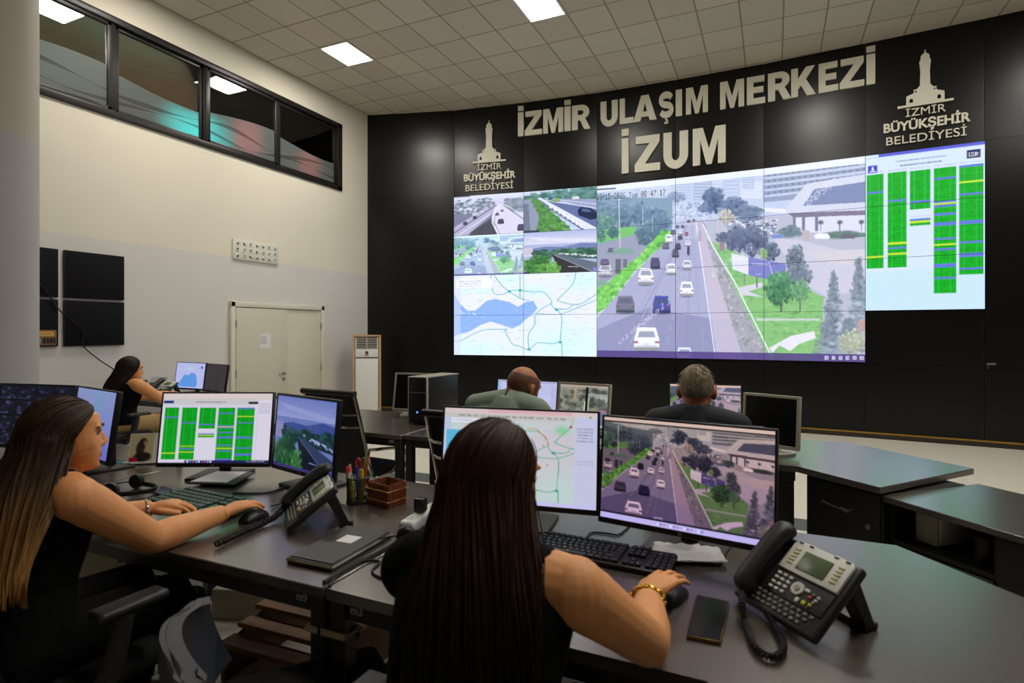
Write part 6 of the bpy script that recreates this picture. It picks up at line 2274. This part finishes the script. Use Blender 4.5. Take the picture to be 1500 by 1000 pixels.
def long_hair(name, H, mat_, parent, z_end, wx, yb, dyc, amax=118, amin=None, pole=38, rad=(.085, .106, .104), ridge=.0045, seed=3, nA=190, nT=56, strands=140, z_jit=.03, cx=0., front_len=None, flare=.6, wave=.004):
    """parted hair: falls from the parting over the skull, then hangs down the back"""
    wv, wv2 = Wave(10, seed), Wave(6, seed + 9)
    amin = -amax if amin is None else amin
    Pm = Matrix.Rotation(R_(-pole), 4, 'X')

    def surf(a, t, off=0.):
        ar = R_(a * (1 + .11 * min(1, t / .42) ** 1.5))
        th_end = R_(94 + pole * math.cos(ar))
        z1 = z_end + z_jit * wv2(ar * 2) + (0 if front_len is None else front_len * (abs(a) / amax) ** 3)
        k = .42
        if t <= k:
            th = R_(1.5) + (th_end - R_(1.5)) * (t / k)
        else:
            th = th_end
        dv = Pm @ Vector((math.sin(ar) * math.sin(th), -math.cos(ar) * math.sin(th), math.cos(th)))
        rr = ridge * (.15 + .85 * min(1, t / k)) * (wv(ar) + .4 * wv(ar * 2.3, t * 3)) + off
        p = H @ Vector((dv.x * (rad[0] + rr), dv.y * (rad[1] + rr) - .012, dv.z * (rad[2] + rr) + .03))
        if t > k:
            s = (t - k) / (1 - k)
            aa = a / amax * PI / 2
            q = Vector((cx + (wx + rr) * math.sin(aa), yb - (dyc + rr) * math.cos(aa), 0))
            w_ = s ** flare * (1 - .0 * s)
            w_ = w_ * w_ * (3 - 2 * w_)
            x, y = p.x + (q.x - p.x) * w_, p.y + (q.y - p.y) * w_
            out = Vector((math.sin(aa), -math.cos(aa), 0)) * (rr * .6 + wave * math.sin(s * 8 + a * .11))
            p = Vector((x, y, p.z + (z1 - p.z) * s)) + out
        return p
    mb = MB()
    cols = [amin + (amax - amin) * i / (nA - 1) for i in range(nA)]
    ts = [j / (nT - 1) for j in range(nT)]
    V = [surf(a, t) for a in cols for t in ts] + [surf(a, t, -.011) for a in cols for t in ts]
    o = nA * nT
    F = []
    for i in range(nA - 1):
        for j in range(nT - 1):
            q = i * nT + j
            F.append((q, q + 1, q + nT + 1, q + nT)); F.append((o + q, o + q + nT, o + q + nT + 1, o + q + 1))
        F.append((i * nT + nT - 1, o + i * nT + nT - 1, o + (i + 1) * nT + nT - 1, (i + 1) * nT + nT - 1))
    for i in (0, nA - 1):
        for j in range(nT - 1):
            q = i * nT + j
            F.append((q, q + 1, o + q + 1, o + q) if i else (q, o + q, o + q + 1, q + 1))
    mb.add(V, F)
    for k in range(strands):
        a0, wob = rng.uniform(amin, amax), rng.uniform(-5, 5)
        t0, t1 = rng.uniform(.02, .4), rng.uniform(.8, 1.)
        pts = [surf(a0 + wob * (t0 + (t1 - t0) * q / 15) ** 2, t0 + (t1 - t0) * q / 15, .0012 + .002 * math.sin(q * .7 + k)) for q in range(16)]
        mb.tube(pts, [.0009, .0016, .0016, .0005], 4)
    return mb.build(name, mat_, parent, True, False, 80)


def short_hair(name, H, mat_, parent, top=.012, seed=5):
    wv = Wave(12, seed)
    mb = MB()
    nA, nT = 120, 26
    V = []
    for lay in (0, 1):
        for i in range(nA):
            a = 2 * PI * i / nA
            th_end = R_(104 + 18 * math.cos(a) - 26 * max(0, -math.cos(a)))
            if abs(abs(((a + PI) % (2 * PI)) - PI) - PI / 2) < .35:
                th_end -= R_(14)
            for j in range(nT):
                t = j / (nT - 1)
                th = R_(1) + (th_end - R_(1)) * t
                thick = (top * (1.15 - .75 * t) + .0035 * wv(a * 1.2, t * 5) * (1 - .4 * t)) if lay == 0 else -.004
                if t == 1 and lay == 0:
                    thick = 0
                dv = Vector((math.sin(a) * math.sin(th), -math.cos(a) * math.sin(th), math.cos(th)))
                V.append(H @ Vector((dv.x * (.0765 + thick * (.55 if abs(math.sin(a)) > .8 and t > .55 else 1)), dv.y * (.1 + thick) - .013, dv.z * (.093 + thick) + .031)))
    o = nA * nT
    F = []
    for i in range(nA):
        k = (i + 1) % nA
        for j in range(nT - 1):
            F.append((i * nT + j, i * nT + j + 1, k * nT + j + 1, k * nT + j))
            F.append((o + i * nT + j, o + k * nT + j, o + k * nT + j + 1, o + i * nT + j + 1))
        F.append((i * nT + nT - 1, o + i * nT + nT - 1, o + k * nT + nT - 1, k * nT + nT - 1))
    mb.add(V, F)
    for k in range(260):
        a = rng.uniform(0, 2 * PI); th = R_(rng.uniform(5, 95))
        pts = []
        for q in range(5):
            t2 = th + R_(9) * q / 4
            r = top * (1.1 - .6 * th / 1.7) + .002
            dv = Vector((math.sin(a + .04 * q) * math.sin(t2), -math.cos(a + .04 * q) * math.sin(t2), math.cos(t2)))
            pts.append(H @ Vector((dv.x * (.080 + r), dv.y * (.1 + r) - .013, dv.z * (.093 + r) + .031)))
        mb.tube(pts, [.001, .0018, .0006], 4)
    return mb.build(name, mat_, parent, True, False, 80)


def person(label, root, rz, sh, head, head_rot, arms, skin, cloth, male=False, lean=.2, sw=.18, voxel=.006, scale=1., sleeves=None, trousers=None, leg_x=.10, knee=.43, hs=1., smooth=6, stubble=None, wide=1., collar=False, neck_y=None, cover={}):
    """seated figure. head: world position of the head centre; arms: (side, shoulder, elbow, wrist, hand dir, back of hand, thumb, curl) in the world"""
    t = thing('person', label, 'person', (root[0], root[1], 0), rz)
    Mi = wm(t).inverted()
    L = lambda p: Mi @ Vector(p)
    Rt = Mi.to_3x3()
    H = Mi @ Matrix.Translation(Vector(head)) @ Matrix.Rotation(R_(head_rot[0]), 4, 'Z') @ Matrix.Rotation(R_(head_rot[1]), 4, 'X') @ Matrix.Rotation(R_(head_rot[2]), 4, 'Y') @ Matrix.Diagonal((hs, hs, hs, 1))
    hl = L(head)
    zs = L(arms[0][1]).z                                   # shoulder height
    ys = (L(arms[0][1]).y + L(arms[1][1]).y) / 2
    xs = (L(arms[0][1]).x + L(arms[1][1]).x) / 2
    K = wide

    def ax(z):
        q = min(1.15, max(0, (z - sh) / (zs - sh)))
        return xs * q, ys * q ** 1.2
    T = zs - sh
    rows = [(-.02, .150, .115), (.04, .172, .125), (.16, .178, .125), (.32, .152, .108), (.46, .136, .098), (.62, .148, .108), (.78, .160, .112), (.90, .166, .100), (.98, .150, .082), (1.04, .105, .066), (1.09, .062, .055)]
    if male:
        rows = [(-.02, .150, .125), (.04, .170, .135), (.16, .176, .140), (.32, .168, .132), (.46, .165, .125), (.62, .175, .125), (.78, .190, .122), (.90, .200, .108), (.98, .180, .088), (1.04, .125, .072), (1.09, .075, .062)]

    def torso(mb, grow, z0=-.1, z1=2.):
        rings = []
        for (q, rx, ry) in rows:
            if z0 <= q <= z1:
                x, y = ax(sh + .02 + q * T)
                rings.append(ering((x, y, sh + .02 + q * T), rx * K + grow, ry + grow, 28, 2.4))
        mb.loft(rings)

    def legs(mb, grow, foot=False):
        for sx in (-1, 1):
            hp, kn, an = Vector((sx * .085, .0, sh + .07)), Vector((sx * leg_x, knee, sh + .065)), Vector((sx * (leg_x + .01), knee - .03, .10))
            mb.tube([hp, hp.lerp(kn, .5), kn], [.088 + grow, .078 + grow, .060 + grow], 18, smooth=4)
            mb.tube([kn, kn.lerp(an, .3), kn.lerp(an, .65), an], [.058 + grow, .058 + grow, .046 + grow, .036 + grow], 18, smooth=4)
            if foot:
                mb.tube([an, an + Vector((0, .03, -.045)), an + Vector((0, .14, -.068))], [.036, .036, .026], 12, smooth=4)
    b = MB()
    torso(b, 0)
    legs(b, 0, True)
    nk = Vector((hl.x * .5 + xs * .5, ys - .005 if neck_y is None else neck_y, zs + .045))
    head_shapes(b, H, nk, male)
    for (sd, s_, e_, w_, hd, hn, ht, cu) in arms:
        S_, E_, W_ = L(s_), L(e_), L(w_)
        m_ = 1.12 if male else 1.14
        b.tube([S_ + (S_ - E_).normalized() * .0, S_.lerp(E_, .2), S_.lerp(E_, .6), E_], [.050 * m_, .051 * m_, .045 * m_, .040 * m_], 18, smooth=4)
        b.ell(S_, (.052 * m_, .052 * m_, .052 * m_), None, 0, 16, 12)
        inn = Vector((xs + (S_.x - xs) * .55, ys, zs + .005))
        b.tube([inn, S_], [.055 * m_, .050 * m_], 16)
        b.ell(E_, (.040 * m_,) * 3, None, 0, 14, 10)
        b.tube([E_, E_.lerp(W_, .25), E_.lerp(W_, .65), W_], [.040 * m_, .0425 * m_, .034 * m_, .0255 * m_], 18, smooth=4)
        hand(b, W_, Rt @ Vector(hd), Rt @ Vector(hn), Rt @ Vector(ht), cu)
    Hi = np.array(H.inverted())
    k = 1.04 if male else 1.

    def hc(c):
        q = np.c_[c, np.ones(len(c))] @ Hi.T
        return q[:, :3] / k

    def assign(c):
        q = hc(c)
        mi = np.zeros(len(c), int)
        lp = (np.abs(q[:, 0]) < .0225 - np.abs(q[:, 2] + .0595) * .6) & (q[:, 1] > .078) & (np.abs(q[:, 2] + .0595) < .0088)
        mi[lp] = 1
        if stubble:
            mi[(q[:, 2] < .075 - .0 * q[:, 1]) & (q[:, 2] > -.055 + .4 * (q[:, 1] + .06)) & (q[:, 1] < .045) & (np.linalg.norm(q, axis=1) < .135) & ~((np.abs(q[:, 0]) > .071) & (np.abs(q[:, 2]) < .036))] = 2
        return mi

    def post(c):
        q = hc(c)
        for sx in (-1, 1):
            d2 = ((q - np.array([sx * .031, .088, .013])) / np.array([.017, .03, .0105])) ** 2
            w = np.exp(-d2.sum(1))
            fw = np.array((H.to_3x3() @ Vector((0, 1, 0))).normalized())
            c = c - (w * .0065)[:, None] * fw[None]
        return c
    fuse(b, 'body', [skin, m_lip] + ([stubble] if stubble else []), t, voxel, smooth, .5, assign, post)
    # clothes
    c = MB()
    torso(c, .011, .02, 1.05 if (male or collar) else 1.0)
    for (sd, s_, e_, w_, hd, hn, ht, cu) in arms:
        S_, E_, W_ = L(s_), L(e_), L(w_)
        inn = Vector((xs + (S_.x - xs) * .45, ys, zs + .012))
        if sleeves is None:
            cv = cover.get(sd, .80)
            out = Vector((xs + (S_.x - xs) * cv, ys + (S_.y - ys) * cv, zs - .002))
            c.tube([inn + Vector((0, 0, .004)), out], [.060, .058], 16)
            if cv > .95:
                c.ell(S_, (.0645, .0645, .0645), None, 0, 16, 12)
        else:
            c.tube([inn, S_], [.068, .067], 16)
            c.tube([Vector((nk.x, nk.y - .008, zs + .028)), Vector((nk.x, nk.y - .008, zs + .028)).lerp(S_, .5) + Vector((0, 0, .004)), S_], [.085, .072, .066], 18, smooth=3)
            c.ell(S_, (.068, .068, .068), None, 0, 16, 12)
            if sleeves == 'short':
                M_ = S_.lerp(E_, .62)
                c.tube([S_, S_.lerp(E_, .3), M_], [.068, .068, .066], 18, smooth=3)
            else:
                c.tube([S_, S_.lerp(E_, .5), E_], [.068, .062, .054], 18, smooth=3)
                c.ell(E_, (.054,) * 3, None, 0, 14, 10)
                c.tube([E_, E_.lerp(W_, .5), E_.lerp(W_, .93)], [.054, .050, .040], 18, smooth=3)
    if collar:
        x, y = nk.x, nk.y - .006
        c.tube([(x, y - .01, zs + .0), (x, y - .004, zs + .045), (x, y + .004, zs + .085)], [.098, .082, .070], 24)
    elif male:
        x, y = nk.x, nk.y - .004
        c.tube([(x, y - .012, zs - .02), (x, y - .008, zs + .03), (x, y - .002, zs + .058)], [.12, .096, .080], 24)
    fuse(c, 'jacket' if collar else ('shirt' if male else 'sleeveless_top'), cloth, t, max(voxel, .006), 4, .5)
    q = MB()
    torso(q, .014, -.03, .20)
    legs(q, .010)
    fuse(q, 'trousers', trousers or m_cblack, t, .009, 3, .5)
    for sx in (-1, 1):
        f = MB()
        an = Vector((sx * (leg_x + .01), knee - .03, .0))
        rr = []
        for (y, hw, hh) in [(-.075, .025, .05), (-.05, .037, .085), (0, .040, .085), (.06, .043, .062), (.13, .042, .045), (.165, .025, .03)]:
            rr.append([an + Vector((hw * math.cos(a), y, max(0, hh * .5 + hh * .5 * math.sin(a)))) for a in [2 * PI * j / 16 for j in range(16)]])
        f.loft(rr)
        f.build('shoe', m_blackpl, t)
    return t, H, L


sk_w = skin_mat('warm skin', (230, 162, 104))
sk_a = skin_mat('warm skin, woman in profile', (228, 158, 102))
sk_m = skin_mat('tanned skin', (168, 106, 70))
sk_e = skin_mat('ruddy skin', (196, 122, 90))
m_stub = mat('shaved scalp', (104, 66, 46), .6, 0, .12, 300)

# woman in the foreground, from behind
pB, HB, LB = person('woman seen from behind with long straight dark hair and black sleeveless top', (-.50, .83), 0, .49, (-.494, 1.005, 1.132), (-19, -4, 2),
                    [('R', (-.322, .975, .970), (-.232, 1.165, .805), (-.272, 1.385, .797), (.34, 1, .22), (-.1, -.2, 1), (-1, .3, -.1), (10, 18, 10)),
                     ('L', (-.664, .975, .952), (-.72, 1.16, .80), (-.64, 1.41, .782), (.15, 1, .05), (0, 0, 1), (1, 0, 0), (14, 26, 20))],
                    sk_w, m_cblack, False, .24, .18, .0034, knee=.44, smooth=4, cover={'L': 1.0, 'R': .86}, hs=.95)
m_hB = hair_mat('dark brown hair', (60, 34, 23), (20, 14, 13), 1.14, .90)
long_hair('hair', HB, m_hB, pB, .80, .142, LB((0, .845, 0)).y, .078, 103, -112, pole=34, seed=11, cx=.028, wave=.006, strands=170, flare=.75, ridge=.0032)
wr = LB((-.268, 1.362, .799))


def bracelet(parent, c, d, r, wire, m, n=1, beads=0, flat=.85):
    x, y, z = frame_from(d)
    P = [Vector(c) + x * (r * math.cos(a)) + y * (r * flat * math.sin(a)) for a in [2 * PI * j / 32 for j in range(33)]]
    mb = MB()
    if beads:
        for j in range(0, 32, 32 // beads):
            mb.ell(P[j], (wire * 1.9,) * 3, None, 0, 8, 6)
    mb.tube(P, wire, 6)
    return mb.build('bracelet', m, parent)


bracelet(pB, wr, (-.03, 1, -.05), .0375, .0030, m_goldj, 1, 16)
bracelet(pB, wr + Vector((-.002, -.016, .0)), (-.05, 1, -.15), .0395, .0026, m_goldj, 1, 16)

# woman in profile at the left
pA, HA, LA = person('woman in profile with long ombre hair and black sleeveless top, arms on desk', (-1.905, .86), 0, .49, (-1.872, .985, 1.117), (-22, 0, 0),
                    [('R', (-1.728, .935, .975), (-1.752, 1.165, .785), (-1.757, 1.42, .790), (.12, 1, .12), (0, 0, 1), (-1, 0, 0), (8, 20, 12)),
                     ('L', (-2.082, .955, .975), (-2.165, 1.13, .785), (-2.055, 1.36, .787), (.72, .62, .10), (0, 0, 1), (.7, -.7, 0), (16, 24, 16))],
                    sk_a, m_cblack, False, .2, .18, .0036, knee=.44, hs=.93, smooth=6)
eyes(HA, pA, Matrix.Identity(4))
m_hA = hair_mat('ombre hair', (62, 44, 31), (176, 130, 74), 1.04, .80)
long_hair('hair', HA, m_hA, pA, .77, .17, LA((0, .80, 0)).y, .070, 97, -110, wave=.012, pole=52, seed=4, cx=.06, strands=190, flare=.8, z_jit=.05)
bracelet(pA, LA((-1.757, 1.405, .787)), (0, 1, 0), .0345, .0014, m_goldj)
bracelet(pA, LA((-2.062, 1.345, .787)), (.4, 1, 0), .036, .0028, m_beads, 1, 12)

# far woman
pC, HC_, LC = person('far woman with dark hair, black top and khaki trousers by the left wall', (-5.56, 3.35), R_(-8), .48, (-5.50, 3.44, 1.055), (-24, -3, 0),
                     [('R', (-5.335, 3.41, .925), (-5.30, 3.61, .775), (-5.40, 3.90, .785), (-.1, 1, 0), (0, 0, 1), (-1, 0, 0), (14, 26, 18)),
                      ('L', (-5.70, 3.45, .925), (-5.76, 3.67, .775), (-5.65, 3.92, .785), (.2, 1, 0), (0, 0, 1), (1, 0, 0), (14, 26, 18))],
                     sk_w, m_cblack, False, .2, .18, .007, trousers=mat('khaki cloth', (168, 140, 92), .8, 0, .12, 60))
eyes(HC_, pC, Matrix.Identity(4))
long_hair('hair', HC_, hair_mat('black brown hair', (30, 19, 15), (22, 14, 12), .9, .7), pC, .84, .125, LC((-5.56, 3.35, 0)).y - .02, .075, 112, pole=46, seed=21, nA=110, strands=60, flare=.7)

# bald man
pM, HM, LM = person('bald man in a sage green T-shirt seen from behind, head bent', (-1.33, 2.78), R_(-6), .48, (-1.268, 2.935, 1.105), (-22, -16, 6),
                    [('R', (-1.155, 2.86, 1.005), (-1.08, 3.06, .80), (-1.14, 3.36, .785), (-.1, 1, 0), (0, 0, 1), (-1, 0, 0), (14, 26, 18)),
                     ('L', (-1.535, 2.89, 1.005), (-1.60, 3.08, .80), (-1.47, 3.36, .785), (.15, 1, 0), (0, 0, 1), (1, 0, 0), (14, 26, 18))],
                    sk_m, mat('sage green jersey', (134, 150, 134), .85, 0, .06, 60), True, .2, .2, .006, sleeves='short', trousers=mat('dark jeans', (30, 34, 46), .8), stubble=m_stub)
# grey-haired man
pG, HG, LG_ = person('grey-haired man in a dark jacket seen from behind', (-.335, 2.80), R_(-2), .48, (-.338, 2.895, 1.128), (2, -4, 0),
                     [('R', (-.155, 2.85, .985), (-.10, 3.06, .80), (-.20, 3.38, .785), (-.1, 1, 0), (0, 0, 1), (-1, 0, 0), (14, 26, 18)),
                      ('L', (-.515, 2.85, .985), (-.57, 3.06, .80), (-.46, 3.38, .785), (.1, 1, 0), (0, 0, 1), (1, 0, 0), (14, 26, 18))],
                     sk_e, mat('dark navy jacket', (24, 31, 38), .8, 0, .15, 60), True, .2, .2, .006, sleeves='long', trousers=mat('dark trousers', (24, 25, 28), .8), collar=True)
short_hair('hair', HG, hair_mat('grey hair', (128, 114, 90), (170, 164, 148), 1.2, 1.10, .55), pG, .013)
